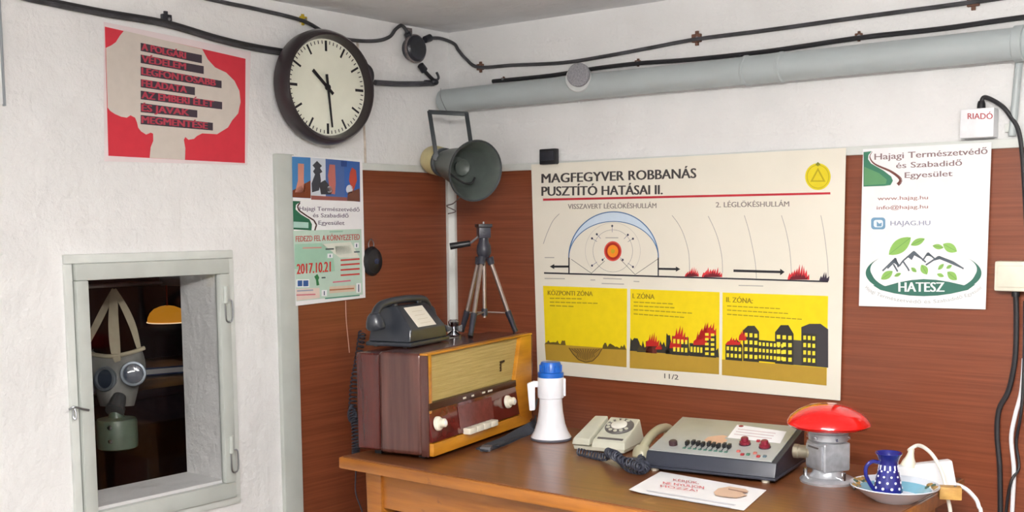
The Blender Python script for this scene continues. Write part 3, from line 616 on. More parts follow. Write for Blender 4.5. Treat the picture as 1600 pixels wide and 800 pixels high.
for a, b in (((592, 168), (632, 215)), ((352, 265), (400, 305)), ((300, 590), (348, 645)), ((610, 530), (652, 615)), ((72, 495), (190, 565))):
    P.poly('sign_box', (236, 240, 242), q([(a[0], a[1]), (b[0], a[1] - 2), (b[0], b[1] - 2), (a[0], b[1])]), 3)
    if a[0] != 72: P.strokes('sign_mark', (60, 80, 110), q([((a[0] + b[0]) / 2, a[1] + 9), ((a[0] + b[0]) / 2, b[1] - 9)]), 1.6, 4)
p0, p1 = q([(70, 158), (640, 140)]); P.text('lettering', (186, 66, 62), 'FEDEZD FEL A KÖRNYEZETED', p0, p1, 8.6, 3, .012)
p0, p1 = q([(80, 448), (380, 424)]); P.text('lettering', (196, 48, 44), '2017.10.21', p0, p1, 15.5, 3, .02)
for y in (318, 360, 405, 452): P.strokes('text_line', (196, 70, 66), q([(470, y + 6), (640, y - 6)]), 2.6, 3)
for a, b, c_ in (((130, 215), (300, 210), (206, 150, 140)), ((335, 225), (410, 222), (80, 90, 90)), ((590, 250), (640, 248), (70, 90, 100)), ((300, 480), (335, 478), (70, 90, 90)), ((400, 520), (560, 505), (214, 120, 140)), ((370, 590), (590, 575), (180, 120, 90)), ((75, 635), (245, 628), (204, 120, 130)), ((80, 598), (225, 590), (150, 160, 180)), ((330, 665), (640, 636), (90, 150, 130)), ((370, 70), (490, 66), (150, 190, 170))):
    P.strokes('text_line', c_, q([a, b]), 2.2, 3)
for x0, x1 in ((86, 128), (136, 182)): P.poly('blue_icon', (60, 96, 156), q([(x0, 505), (x1, 503), (x1, 555), (x0, 557)]), 4)
P.poly('tree_print', (60, 130, 80), q([(235, 470), (262, 445), (280, 480), (270, 500), (280, 545), (255, 550), (250, 500)]), 4)
P.done()
# --- large teaching poster
q = lambda pts: [(820 + x * .5, 230 + y * .5) for x, y in pts]
lp = sheet('teaching_poster', BK, [(840, 583), (1313, 626), (1322, 231), (830, 257)], .0165, .018, PAPERC, 'large cream Hungarian teaching poster about nuclear blast with yellow panels', 'poster')
P = Print(BK, .018, lp)
def Q1(p): return q([p])[0]
P.text('title_lettering', (70, 66, 66), 'MAGFEGYVER ROBBANÁS', Q1((53, 112)), Q1((535, 96)), 14.2, 2, .030, 15)
P.text('title_lettering', (70, 66, 66), 'PUSZTÍTÓ HATÁSAI II.', Q1((53, 152)), Q1((430, 147)), 14.2, 2, .030, 14.4)
P.strokes('red_rule', (186, 42, 54), q([(57, 164), (955, 144)]), 3.4, 2)
P.text('caption_lettering', (138, 130, 124), 'VISSZAVERT LÉGLÖKÉSHULLÁM', Q1((135, 193)), Q1((411, 190)), 7.6, 2, .02)
P.text('caption_lettering', (138, 130, 124), '2. LÉGLÖKÉSHULLÁM', Q1((597, 188)), Q1((826, 185)), 8, 2, .02)
P.poly('emblem_disc', (224, 206, 40), ell(1278, 276, 20, 21), 2)
P.strokes('emblem_line', (190, 172, 30), ell(1278, 276, 17, 18) + [ell(1278, 276, 17, 18)[0]], 1.2, 3)
P.poly('emblem_line', (188, 170, 30), [(1278, 262), (1290, 284), (1266, 284)], 3); P.poly('emblem_line', (120, 124, 50), [(1274, 257), (1278, 253), (1282, 257), (1278, 260)], 3); P.poly('emblem_disc', (224, 206, 40), [(1278, 267), (1286, 282), (1270, 282)], 4)
# blast dome
outer = ell(958.7, 403, 70, 72, 180, 0, 40); inner = ell(958.7, 403, 70, 57, 180, 0, 40)
for i in range(40): P.poly('shock_dome', (206, 222, 236), [outer[i], outer[i + 1], inner[i + 1], inner[i]], 1)
P.strokes('dome_line', (84, 120, 164), outer, 1.7, 2); P.strokes('dome_line', (84, 120, 164), inner, 1.3, 2)
P.strokes('ground_line', (46, 46, 54), q([(60, 393), (948, 420)]), 2.4, 3)
for a, b in (((138, 345), (138, 395)), ((417, 345), (417, 402))): P.strokes('ground_line', (46, 46, 54), q([a, b]), 2, 3)
for a, b in (((145, 350), (208, 394)), ((208, 394), (250, 355)), ((415, 350), (345, 398)), ((345, 398), (298, 350))): P.strokes('thin_line', (110, 108, 108), q([a, b]), .8, 2)
circ = ell(957.5, 392, 31, 33, 0, 360, 40); P.strokes('thin_line', (160, 158, 156), circ + [circ[0]], .6, 2)
circ = ell(957.5, 392, 43, 44, -40, 220, 40)
P.strokes('thin_line', (196, 192, 186), circ, .5, 2)
for r, c_, k in ((14.5, (216, 90, 80), 2), (12.5, (166, 40, 30), 3), (9, (238, 140, 40), 4), (3.4, (196, 160, 40), 5)): P.poly('fireball', c_, ell(957.5, 392.5, r * .94, r * 1.08), k)
for x, y in ((273, 246), (225, 272), (210, 285), (322, 274), (338, 286), (210, 370), (338, 374), (243, 352), (306, 352)):
    P.poly('small_mark', (60, 62, 84), ell(*Q1((x, y)), 1.6, 1.9, 0, 360, 8), 3)
    P.strokes('thin_line', (120, 124, 150), [Q1((x, y)), Q1((x + (273 - x) * .25, y + (325 - y) * .25))], .7, 2)
def arrow(a, b, wd, hd):
    a, b = Q1(a), Q1(b); P.strokes('arrow', (44, 44, 48), [a, b], wd, 3); s_ = 1 if b[0] > a[0] else -1
    P.poly('arrow', (44, 44, 48), [(b[0] - s_ * 1, b[1] - hd), (b[0] + s_ * 6, b[1]), (b[0] - s_ * 1, b[1] + hd)], 3)
arrow((138, 373), (90, 373), 3.2, 4); arrow((418, 380), (474, 381), 3.2, 4); arrow((652, 386), (800, 390), 3.8, 5.2)
for ar in ([(460, 213), (480, 240), (497, 275), (512, 330), (515, 388)], [(573, 215), (592, 255), (606, 295), (616, 345), (618, 392)], [(686, 213), (700, 260), (712, 315), (720, 360), (724, 410)], [(802, 213), (816, 260), (826, 310), (831, 355), (833, 400)], [(925, 213), (934, 260), (942, 320), (947, 370), (948, 410)], [(108, 208), (88, 230), (70, 268), (58, 302)]):
    P.strokes('blast_arc', (168, 164, 160), [(v.x, v.y) for v in smooth_path([Vector((x, y, 0)) for x, y in q(ar)], 5)], .9, 2)
rnd = random.Random(3)
def flame(cx, base, wd, ht, c_=(196, 44, 44), layer=3, n=9):
    pts = [(cx - wd / 2, base)]
    for i in range(n):
        t_ = (i + .5) / n; x = cx - wd / 2 + wd * t_; e = math.sin(math.pi * min(1, max(0, t_))) ** .5
        pts.append((x - wd / n * .3, base - ht * e * rnd.uniform(.3, .5))); pts.append((x + wd / n * rnd.uniform(.2, .9), base - ht * e * rnd.uniform(.7, 1.05)))
    pts.append((cx + wd / 2, base)); P.poly('flame_print', c_, pts, layer)
for x, y, wd, ht in ((522, 404, 22, 16), (585, 406, 32, 18), (855, 414, 34, 26)):
    cx, by = Q1((x, y)); flame(cx, by, wd, ht, (206, 52, 58), 3); flame(cx, by, wd * .8, ht * .55, (108, 32, 42), 4)
cx, by = Q1((935, 418)); flame(cx, by, 15, 15, (60, 50, 66), 3, 4)
for a, b in (((62, 410), (125, 411)), ((245, 410), (303, 412)), ((240, 426), (310, 428)), ((668, 432), (745, 434)), ((205, 415), (220, 415)), ((340, 419), (358, 420)), ((62, 345), (92, 345)), ((252, 283), (292, 283))): P.strokes('small_text', (178, 174, 168), q([a, b]), 1.5, 2)
# yellow panels
YEL, OCH, BLK = (238, 212, 24), (178, 144, 52), (52, 50, 46)
pans = [[(57, 433), (320, 442), (318, 688), (66, 665)], [(330, 443), (609, 453), (607, 710), (328, 690)], [(618, 454), (948, 465), (943, 745), (616, 712)]]
gnd = [[(62, 614), (318, 632)], [(328, 635), (607, 657)], [(616, 663), (943, 690)]]
for pn, gd_ in zip(pans, gnd):
    P.poly('yellow_panel', YEL, q(pn), 1); P.poly('ochre_ground', OCH, q([gd_[0], gd_[1], pn[2], pn[3]]), 2)
P.text('panel_lettering', (150, 128, 30), 'KÖZPONTI ZÓNA', Q1((72, 462)), Q1((212, 465)), 7, 2, .03)
P.text('panel_lettering', (150, 128, 30), 'I. ZÓNA', Q1((337, 472)), Q1((405, 475)), 7.5, 2, .03)
P.text('panel_lettering', (150, 128, 30), 'II. ZÓNA:', Q1((630, 484)), Q1((712, 488)), 7.8, 2, .03)
for a, b in (((78, 472), (180, 474)), ((78, 484), (230, 488)), ((78, 495), (155, 498)), ((340, 484), (465, 490)), ((340, 496), (470, 502)), ((340, 508), (525, 519)), ((340, 521), (500, 532)), ((632, 496), (800, 505)), ((632, 509), (825, 520)), ((632, 522), (868, 538))):
    n = int((b[0] - a[0]) / 16)
    for i in range(n):
        if (i * 7 + int(a[1])) % 7: P.strokes('panel_text_line', (160, 138, 30), q([(a[0] + (b[0] - a[0]) * i / n, a[1] + (b[1] - a[1]) * i / n), (a[0] + (b[0] - a[0]) * (i + .85) / n, a[1] + (b[1] - a[1]) * (i + .85) / n)]), 1.5, 2)
def rough_top(x0, x1, yb0, yb1, h, n, c_=BLK, layer=3):
    pts = [(x0, yb0)]
    for i in range(n):
        t_ = (i + .5) / n; pts.append((x0 + (x1 - x0) * t_, yb0 + (yb1 - yb0) * t_ - h * rnd.uniform(.15, 1)))
    pts.append((x1, yb1)); P.poly('ruin_print', c_, q(pts), layer)
rough_top(62, 128, 615, 619, 15, 14, (110, 92, 40)); rough_top(242, 318, 630, 633, 20, 16, (96, 82, 36))
crater = [(138, 627), (150, 645), (168, 664), (190, 672), (212, 668), (230, 650), (241, 630)]
P.poly('crater_print', (150, 118, 48), q(crater), 3); P.strokes('crater_line', (88, 68, 34), q(crater), 1.4, 4)
for i in range(11):
    t_ = i / 10; x = 146 + 88 * t_; P.strokes('crater_line', (92, 70, 36), q([(x, 630), (190 + (x - 190) * .55, 645), (190 + (x - 190) * .62, 666 - abs(x - 190) * .25)]), 1.0, 4)
rough_top(328, 470, 636, 646, 44, 26); rough_top(440, 607, 646, 657, 70, 30); rough_top(350, 400, 640, 642, 30, 10, (70, 60, 40), 4)
def house(x0, x1, yb, yt, roof=0, c_=BLK, layer=3, wins=None, sl=.085, rf=None):
    s_ = lambda x: (x - x0) * sl
    pts = [(x0, yb), (x1, yb + s_(x1)), (x1, yt + s_(x1))]
    if roof: pts += [(x0 + (x1 - x0) * .72, yt - roof), (x0 + (x1 - x0) * .3, yt - roof)]
    pts.append((x0, yt)); P.poly('house_print', c_, q(pts), layer)
    if wins:
        nx, ny = wins
        for i in range(nx):
            for j in range(ny):
                wx = (x1 - x0) / (nx + .25); wy = (yb - yt) / (ny + .3); xa = x0 + wx * (i + .3); ya = yt + wy * (j + .35)
                P.poly('lit_window_print', (240, 220, 60), q([(xa, ya + s_(xa)), (xa + wx * .62, ya + s_(xa)), (xa + wx * .62, ya + wy * .55 + s_(xa)), (xa, ya + wy * .55 + s_(xa))]), layer + 2)
house(460, 512, 648, 590, 0, BLK, 4, (4, 2)); house(558, 598, 655, 575, 10, BLK, 4, (2, 5)); house(515, 558, 652, 612, 0, BLK, 4, (4, 1)); house(378, 412, 642, 606, 0, (96, 40, 34), 4)
for x, y, wd, ht in ((398, 622, 20, 24), (484, 610, 24, 28), (470, 628, 18, 26), (548, 618, 22, 26), (572, 588, 26, 24), (562, 600, 20, 24), (418, 632, 10, 10)):
    cx, by = Q1((x, y)); flame(cx, by, wd, ht, (186, 38, 34), 5 + (x % 2), 6)
house(627, 680, 664, 615, 12, BLK, 3, (4, 2)); house(682, 732, 668, 572, 14, BLK, 4, (3, 4)); house(728, 812, 668, 602, 0, BLK, 4, (7, 3)); house(782, 840, 676, 578, 22, BLK, 3, (3, 4)); house(838, 868, 680, 602, 0, (74, 72, 68), 3)
house(864, 948, 682, 562, 10, (60, 58, 62), 5, None); house(866, 912, 680, 580, 0, BLK, 6, (3, 4))
for x, y, wd, ht in ((650, 618, 22, 14), (680, 604, 12, 22)):
    cx, by = Q1((x, y)); flame(cx, by, wd, ht, (192, 40, 36), 7, 5)
P.text('number_lettering', (84, 80, 78), '11/2', Q1((436, 722)), Q1((480, 727)), 7.5, 2, .01)
P.done()
# --- association poster at right
q = lambda pts: [(1330 + x * .3377, 220 + y * .3377) for x, y in pts]
ap = sheet('association_poster', BK, [(1342, 478), (1540, 483.5), (1549.5, 222), (1348.5, 233)], .0165, .0195, PAPER, 'white association poster with green leaf and mountain logo', 'poster')
P = Print(BK, .0195, ap)
P.poly('green_swoosh', (62, 122, 96), q([(57, 52), (95, 48), (80, 66), (78, 85), (92, 105), (150, 138), (185, 165), (193, 185), (182, 205), (150, 209), (57, 212)]), 1)
P.poly('leaf_tint', (96, 150, 104), q([(60, 120), (130, 150), (165, 180), (160, 200), (60, 206)]), 2)
sw = [(v.x, v.y) for v in smooth_path([Vector((x, y, 0)) for x, y in q([(98, 50), (86, 75), (110, 108), (180, 140), (222, 170), (228, 188), (215, 203)])], 6)]
for i in range(len(sw) - 1): P.strokes('brown_swoosh', (112, 66, 60), sw[i:i + 2], .6 + 4.6 * min(1, i / 28), 2)
for tx, a, b, cp in (('Hajagi Természetvédő', (108, 88), (630, 60), 9.4), ('és Szabadidő', (208, 127), (512, 114), 8.6), ('Egyesület', (248, 172), (468, 163), 8.6)): P.text('lettering', (138, 116, 118), tx, *q([a, b]), cp, 2, .02)
for tx, a, b, c_, cp in (('www.hajag.hu', (122, 275), (355, 270), (164, 122, 118), 5.6), ('info@hajag.hu', (118, 318), (355, 312), (164, 122, 118), 5.6), ('HAJAG.HU', (182, 392), (366, 390), (150, 156, 178), 7)): P.text('lettering', c_, tx, *q([a, b]), cp, 2, .02)
def rrect(x0, y0, x1, y1, r):
    pts = []
    for cx, cy, a in ((x1 - r, y0 + r, 0), (x0 + r, y0 + r, 90), (x0 + r, y1 - r, 180), (x1 - r, y1 - r, 270)): pts += ell(cx, cy, r, r, a, a + 89.9, 6)
    return pts
P.poly('blue_icon', (116, 158, 190), q(rrect(92, 355, 158, 410, 14)), 1); P.poly('icon_mark', (226, 236, 242), q(rrect(104, 366, 147, 400, 10)), 2); P.poly('blue_icon', (116, 158, 190), q([(118, 372), (130, 384), (142, 378), (140, 396), (118, 396)]), 3)
GRN, LGR, MTN = (58, 110, 96), (140, 186, 96), (92, 102, 112)
o_ = ell(335, 612, 268, 106, 200, -20, 60); i_ = ell(335, 600, 234, 104, 200, -20, 60)
o_ = ell(335, 612, 268, 106, 140, 400, 60); i_ = ell(335, 606, 240, 100, 140, 400, 60)
for i in range(60):
    tt = i / 60; k = min(1, math.sin(math.pi * tt) * 2.2)
    ia, ib = [(o_[j][0] + (i_[j][0] - o_[j][0]) * min(1, math.sin(math.pi * j / 60) * 1.8), o_[j][1] + (i_[j][1] - o_[j][1]) * min(1, math.sin(math.pi * j / 60) * 1.8)) for j in (i, i + 1)]
    P.poly('logo_ring', GRN, q([o_[i], o_[i + 1], ib, ia]), 1)
top = [(100, 668), (160, 672), (220, 655), (280, 644), (335, 640), (390, 643), (450, 652), (520, 668), (575, 664)]
bot = [(540, 690), (460, 708), (400, 716), (335, 719), (270, 716), (200, 706), (135, 690)]
P.poly('logo_band', GRN, q(top + bot), 2)
P.text('logo_lettering', (238, 242, 240), 'HATESZ', *q([(220, 698), (430, 698)]), 14.5, 3, .03)
for ln in ([(145, 602), (205, 543), (218, 585)], [(168, 590), (206, 552), (222, 580), (240, 555), (290, 512), (345, 562)], [(330, 555), (355, 518), (385, 545)], [(345, 575), (405, 535), (430, 545), (470, 560), (520, 592)], [(240, 558), (262, 590), (268, 602)], [(195, 570), (215, 605)]):
    P.strokes('mountain_print', MTN, q(ln), 2.4, 3)
for pts in ([(190, 560), (206, 545), (222, 585), (205, 570)], [(262, 538), (290, 510), (325, 548), (292, 530), (280, 552)], [(340, 535), (356, 517), (380, 540), (358, 532)], [(375, 556), (405, 534), (470, 560), (515, 592), (440, 560), (410, 548)]): P.poly('mountain_print', MTN, q(pts), 3)
def leaf(cx, cy, l, wd, ang, c_=LGR):
    s_, c2 = math.sin(R(ang)), math.cos(R(ang)); pts = []
    for i in range(10): t_ = i / 10; pts.append((-l / 2 + l * t_, wd / 2 * math.sin(math.pi * t_) ** .8))
    for i in range(10): t_ = 1 - i / 10; pts.append((-l / 2 + l * t_, -wd / 2 * math.sin(math.pi * t_) ** .8))
    P.poly('leaf_print', c_, q([(cx + x * c2 - y * s_, cy + x * s_ + y * c2) for x, y in pts]), 3)
    P.strokes('leaf_vein', (104, 150, 84), q([(cx - l * .45 * c2, cy - l * .45 * s_), (cx + l * .45 * c2, cy + l * .45 * s_)]), .7, 4)
for a in ((225, 487, 130, 62, -38), (308, 468, 72, 30, -25), (402, 490, 52, 24, 10), (457, 495, 74, 42, 28), (165, 622, 66, 34, -35), (215, 620, 34, 16, -25), (290, 597, 32, 18, 40), (338, 596, 52, 34, 60), (415, 583, 38, 18, -45), (453, 583, 30, 16, -30), (413, 622, 34, 18, 20), (467, 625, 58, 36, 40)): leaf(*a)
P.arc_text('arc_lettering', (176, 180, 180), 'Hajagi Természetvédő és Szabadidő Egyesület', lambda t_: q([(335 - 278 * math.cos(math.pi * (.12 + .76 * t_)) * 1.05, 640 + 112 * math.sin(math.pi * (.12 + .76 * t_)))])[0], 5.2, 2, .01)
P.done()

# ================================================================== THINGS ON THE RADIO
def RT(px, py, h=0.0): return HZ(px, py, RZ + h)
# --- tripod
DG = mat('dark_blue_grey_plastic', (40, 42, 54), .4); LEGM = mat('champagne_aluminium', (160, 148, 142), .35, .9)
f1, f2, f3 = [v_ + Vector((0, 0, .002)) for v_ in (RT(735, 527), RT(806, 519.5), WM[rad] @ Vector((.515, .196, RH)))]
cen = (f1 + f2 + f3) / 3; hd = PL(756, 395, cen, AX_F)
hdx = hd.copy()
tp = thing('camera_tripod', 'small camera tripod with grey legs standing on the radio', 'tripod', (cen.x, cen.y, RZ))
for f in (f1, f2, f3):
    d_ = (hd - f); k1 = f + d_ * .23; top_ = hd + (f - hd) * .06; out = Vector((f.x - hd.x, f.y - hd.y, 0)).normalized() * .010; top_ = top_ + out
    mb = MB(); mb.cyl(k1, top_, .0062, n=12); lg = mb.build('leg', LEGM, tp)
    mb = MB(); mb.cyl(f + d_ * .03, k1 + (top_ - k1) * .05, .0072, .0095, n=12); mb.build('lower_leg_lock', DG, lg)
    mb = MB(); mb.lathe([(.0075, 0), (.008, .006), (.005, .014), (.005, .02)], frame_z(f, d_), 12); mb.build('rubber_foot', BLACK, lg)
    mb = MB(); mb.cyl(top_ + (k1 - top_) * .12, top_, .0095, .012, n=12); mb.build('leg_hinge', DG, lg)
cb = PL(757, 497, cen, AX_F); cb = Vector((hd.x, hd.y, cb.z))
mb = MB(); mb.cyl(cb, hd, .0055, n=12); mb.build('centre_column', LEGM, tp)
mb = MB(); mb.cyl(cb + Vector((0, 0, .006)), cb + Vector((0, 0, .026)), .009, n=12); sl_ = mb.build('brace_slider', DG, tp)
for f in (f1, f2, f3):
    mb = MB(); mb.cyl(cb + Vector((0, 0, .016)), f + (hd - f) * .24, .0025, n=8); mb.build('brace_arm', LEGM, tp)
mb = MB(); mb.lathe([(.014, -.014), (.021, 0), (.020, .020), (.014, .032), (.014, .05)], Matrix.Translation(hd), 18); mb.build('collar', DG, tp)
hp = hd + Vector((0, 0, .05)); Mhd = Matrix.Translation(hp) @ Matrix.Rotation(R(-38), 4, 'Z')
mb = MB(); mb.box((-.020, -.017, -.008), (.020, .017, .024), Mhd); mb.build('pan_head', DG, tp, bevel=.003)
mb = MB(); mb.box((-.028, -.02, .022), (.028, .02, .032), Mhd); plt = mb.build('camera_plate', BLACK, tp, bevel=.002)
mb = MB(); mb.lathe([(.003, .032), (.003, .038), (0, .0385)], Mhd, 10); mb.build('mount_screw', STEEL, plt)
mb = MB(); mb.cyl(hp + Mhd.to_3x3() @ Vector((.013, 0, .006)), hp + Mhd.to_3x3() @ Vector((.024, 0, .006)), .005, n=10); mb.build('lock_knob', DG, tp)
ha = PL(735, 380, hp, AX_F); hb_ = PL(703, 385, hp, AX_F)
mb = MB(); mb.cyl(hp + Vector((0, 0, .008)), ha, .0035, n=8); hl = mb.build('pan_handle', STEEL, tp)
mb = MB(); mb.cyl(ha, hb_, .0085, .010, n=14); mb.build('handle_grip', BLACK, hl, bevel=.0015)
# --- black telephone
pA, pB = RT(643, 545), RT(697, 533)
ang = math.atan2(-(pB - pA).x, (pB - pA).y); bw = .215; bdp = .20
tn = thing('black_telephone', 'black bakelite desk telephone with white card on the radio', 'telephone', pA, math.pi / 2 + R(13))
BAK = mat('black_bakelite', (38, 42, 50), .34, coat=.2, var=.08)
def tbx(name, lo, hi, m, par, bevel=0.0, seg=2):
    mb = MB(); mb.box(lo, hi); return mb.build(name, m, par, bevel=bevel, local=True, seg=seg)
bw = (pB - pA).length * 1.02; bdp = .138; bh = .104
tbx('base', (0, 0, .003), (bw, bdp, .014), BAK, tn, .004)
prf = [(.006, .014), (.008, .046), (.052, .100), (.060, bh), (bdp - .035, bh), (bdp - .012, .075), (bdp - .006, .014)]
vs = []; fs = []
for x, ins in ((.004, 0), (.012, .5), (bw - .012, .5), (bw - .004, 0)):
    for y, z in prf:
        vs.append((x + (1 if x < bw / 2 else -1) * (.020 * max(0, (z - .014)) / .09), y, z))
k = len(prf)
fs.append(tuple(range(k - 1, -1, -1))); fs.append(tuple(3 * k + i for i in range(k)))
for a in range(3):
    for i in range(k): fs.append((a * k + i, a * k + (i + 1) % k, (a + 1) * k + (i + 1) % k, (a + 1) * k + i))
mb = MB(); mb.add(vs, fs); bd_ = mb.build('body', BAK, tn, bevel=.005, seg=3, local=True)
# white card on the sloping front
s0, s1 = Vector((0, .008, .046)), Vector((0, .052, .100)); sv = (s1 - s0); nv = Vector((0, -sv.z, sv.y)).normalized()
card = [s0 + sv * .06 + Vector((bw * .26, 0, 0)), s0 + sv * .06 + Vector((bw * .72, 0, 0)), s0 + sv * .97 + Vector((bw * .70, 0, 0)), s0 + sv * .97 + Vector((bw * .24, 0, 0))]
mb = MB(); mb.hexa([c_ + nv * .0005 for c_ in card] + [c_ + nv * .0017 for c_ in card]); cd_ = mb.build('card', PAPERC, tn, local=True)
for i in range(4):
    t0 = .2 + i * .18; a = s0 + sv * t0 + nv * .002
    mb = MB(); mb.face([a + Vector((bw * .36, 0, 0)), a + Vector((bw * .62, 0, 0)), a + Vector((bw * .62, 0, 0)) + sv * .02, a + Vector((bw * .36, 0, 0)) + sv * .02]); mb.build('card_line', ink((206, 198, 176)), cd_, local=True)
yh = bdp - .055
for x in (.03, bw - .05): tbx('cradle_prong', (x, yh - .016, bh - .004), (x + .018, yh - .008, bh + .006), BAK, tn, .003); 
mb = MB(); mb.tube([(-.040, yh, bh - .022), (-.026, yh, bh - .004), (.006, yh, bh + .008), (bw / 2, yh, bh + .013), (bw - .006, yh, bh + .008), (bw + .020, yh, bh - .004), (bw + .034, yh, bh - .022)], .0105, n=14)
hset = mb.build('handset', BAK, tn, local=True)
for x, sx in ((-.040, 1), (bw + .032, -1)):
    mb = MB(); mb.lathe([(.010, .012), (.018, .004), (.024, -.012), (.026, -.024), (.023, -.030), (0, -.031)], M4((x, yh, bh - .024), (.9, 0, .2 * sx), (0, 1, 0), (-.25 * sx, 0, .95)), 24); mb.build('ear_cup', BAK, hset, local=True)
for x in (.012, bw - .024):
    for y in (.02, bdp - .03): tbx('foot', (x, y, 0), (x + .012, y + .012, .0035), BLACK, tn)
# coiled cord hanging behind the radio's near corner
def coil(pts, rc, rw, turns, n=6):
    p = smooth_path(pts, 24); out = []; L = len(p)
    per = max(3, int(turns * 8 / L) + 1); tot = (L - 1) * per; up = None
    for i in range(tot + 1):
        f = i / per; k = min(int(f), L - 2); t_ = f - k; c_ = p[k].lerp(p[k + 1], t_); tg = (p[k + 1] - p[k]).normalized()
        if up is None: up = Vector((0, 0, 1)) if abs(tg.z) < .8 else Vector((1, 0, 0))
        x = (up - tg * up.dot(tg)).normalized(); up = x; y = tg.cross(x); a = 2 * math.pi * turns * i / tot
        out.append(c_ + x * rc * math.cos(a) + y * rc * math.sin(a))
    mb = MB(); mb.tube(out, rw, n=n, sm=False); return mb
bkx = HZ(556, 690).x
COILM = mat('cord_grey_rubber', (48, 52, 66), .5)
rc = lambda px, py, dx=0: PL(px, py, r0 + NF * -.27, AX_F)
cdp_ = (RT(556, 520) - C).dot(AX_F)
pq = lambda px, py, k=0.0: C + ray(px, py) * (3.33 + k)
mb = coil([pq(566, 520, .08), pq(560, 560, .03), pq(553, 600, 0), pq(551, 640, -.03), pq(555, 665, -.05), pq(556, 698, -.06), pq(556, 712, -.06)], .0105, .0023, 38)
t = mb.build('coiled_cord', COILM); tag(t, 'dark coiled cord dangling beside the radio over the table end', 'cord')
mb = MB(); mb.tube([pq(551, 632, -.035), pq(545, 645, -.03), pq(548, 658, -.045), pq(556, 650, -.045), pq(551, 636, -.03)], .0045, n=6); mb.build('knot', COILM, t)
mb = MB(); mb.tube([pq(556, 712, -.065), pq(556, 740, -.085), pq(556, 770, -.085), pq(566, 800, -.085), pq(572, 830, -.085), Vector((pq(572, 830, -.085).x, pq(572, 830, -.085).y, .3)), Vector((pq(572, 830, -.085).x, pq(572, 830, -.085).y + .05, .006))], .0022, n=6); mb.build('straight_lead', COILM, t)
# --- small chrome trinket beside the phone
p = RT(709, 526); tk = thing('chrome_clamp', 'small chrome and black clamp on the radio beside the telephone', 'clamp', p)
mb = MB(); mb.lathe([(.020, 0), (.021, .006), (.015, .010), (.007, .016), (.007, .024), (.014, .032), (.016, .042), (.010, .048), (0, .049)], Matrix.Translation(p), 20); mb.build('body', CHROME, tk)
for s_ in (-1, 1):
    mb = MB(); d_ = AX_R * s_; mb.hexa([p + d_ * .004 + Vector((0, 0, .018)) - AX_F * .008, p + d_ * .024 + Vector((0, 0, .012)) - AX_F * .008, p + d_ * .024 + Vector((0, 0, .012)) + AX_F * .004, p + d_ * .004 + Vector((0, 0, .018)) + AX_F * .004, p + d_ * .004 + Vector((0, 0, .026)) - AX_F * .008, p + d_ * .024 + Vector((0, 0, .034)) - AX_F * .008, p + d_ * .024 + Vector((0, 0, .034)) + AX_F * .004, p + d_ * .004 + Vector((0, 0, .026)) + AX_F * .004]); mb.build('wing', BLACK, tk, bevel=.001)

# ================================================================== THINGS ON THE TABLE
# --- megaphone
p = HZ(861, 686); mg = thing('megaphone', 'white megaphone with blue cap standing bell-down by the radio', 'megaphone', p)
Mm = Matrix.Translation(p); MW = mat('megaphone_white', (236, 238, 246), .28, var=.02); MBL = mat('megaphone_blue', (24, 96, 190), .3)
mb = MB(); mb.lathe([(.0535, .0), (.055, .003), (.0545, .008), (.046, .022), (.038, .045), (.033, .075), (.031, .10), (.031, .118)], Mm, 40); mb.build('horn', MW, mg)
mb = MB(); mb.lathe([(.0545, .0), (.056, .002), (.056, .006), (.0545, .0065)], Mm, 40, close=True); mb.build('horn_rim', mat('grey_rubber_rim', (90, 92, 104), .5), mg)
mb = MB(); mb.lathe([(.031, .112), (.035, .114), (.0355, .12), (.0355, .166), (.034, .17), (.02, .171)], Mm, 40); mb.build('barrel', MW, mg)
mb = MB(); mb.lathe([(.035, .169), (.035, .180), (.0335, .182), (.029, .183), (.028, .204), (.025, .210), (0, .212)], Mm, 40); cp_ = mb.build('end_cap', MBL, mg)
for i in range(12):
    a = i * math.pi / 6; mb = MB(); mb.box((-.002, -.0012, .184), (.002, .0012, .202), Mm @ Matrix.Rotation(a, 4, 'Z') @ Matrix.Translation((.0288, 0, 0))); mb.build('grip_rib', MBL, cp_)
L_ = -AX_R; L_ = Vector((L_.x, L_.y, 0)).normalized()
def mgp(d, z, s_=0): return p + L_ * d + Vector((0, 0, z)) + L_.cross(Vector((0, 0, 1))) * s_
mb = MB()
mb.hexa([mgp(.042, .080, -.009), mgp(.058, .078, -.009), mgp(.058, .078, .009), mgp(.042, .080, .009), mgp(.042, .160, -.009), mgp(.064, .152, -.009), mgp(.064, .152, .009), mgp(.042, .160, .009)])
mb.build('handle_grip', MW, mg, bevel=.004)
mb = MB(); mb.hexa([mgp(.03, .142, -.006), mgp(.05, .142, -.006), mgp(.05, .142, .006), mgp(.03, .142, .006), mgp(.03, .158, -.006), mgp(.05, .158, -.006), mgp(.05, .158, .006), mgp(.03, .158, .006)]); mb.build('handle_arm', MW, mg, bevel=.002)
mb = MB(); mb.tube([mgp(.052, .086), mgp(.046, .08), mgp(.040, .092), mgp(.036, .11)], .0025, n=6); mb.build('trigger', BLACK, mg)
mb = MB(); mb.hexa([mgp(-.034, .118, -.010), mgp(-.040, .118, -.010), mgp(-.040, .118, .010), mgp(-.034, .118, .010), mgp(-.034, .165, -.010), mgp(-.040, .165, -.010), mgp(-.040, .165, .010), mgp(-.034, .165, .010)]); mb.build('battery_hatch', MW, mg, bevel=.002)
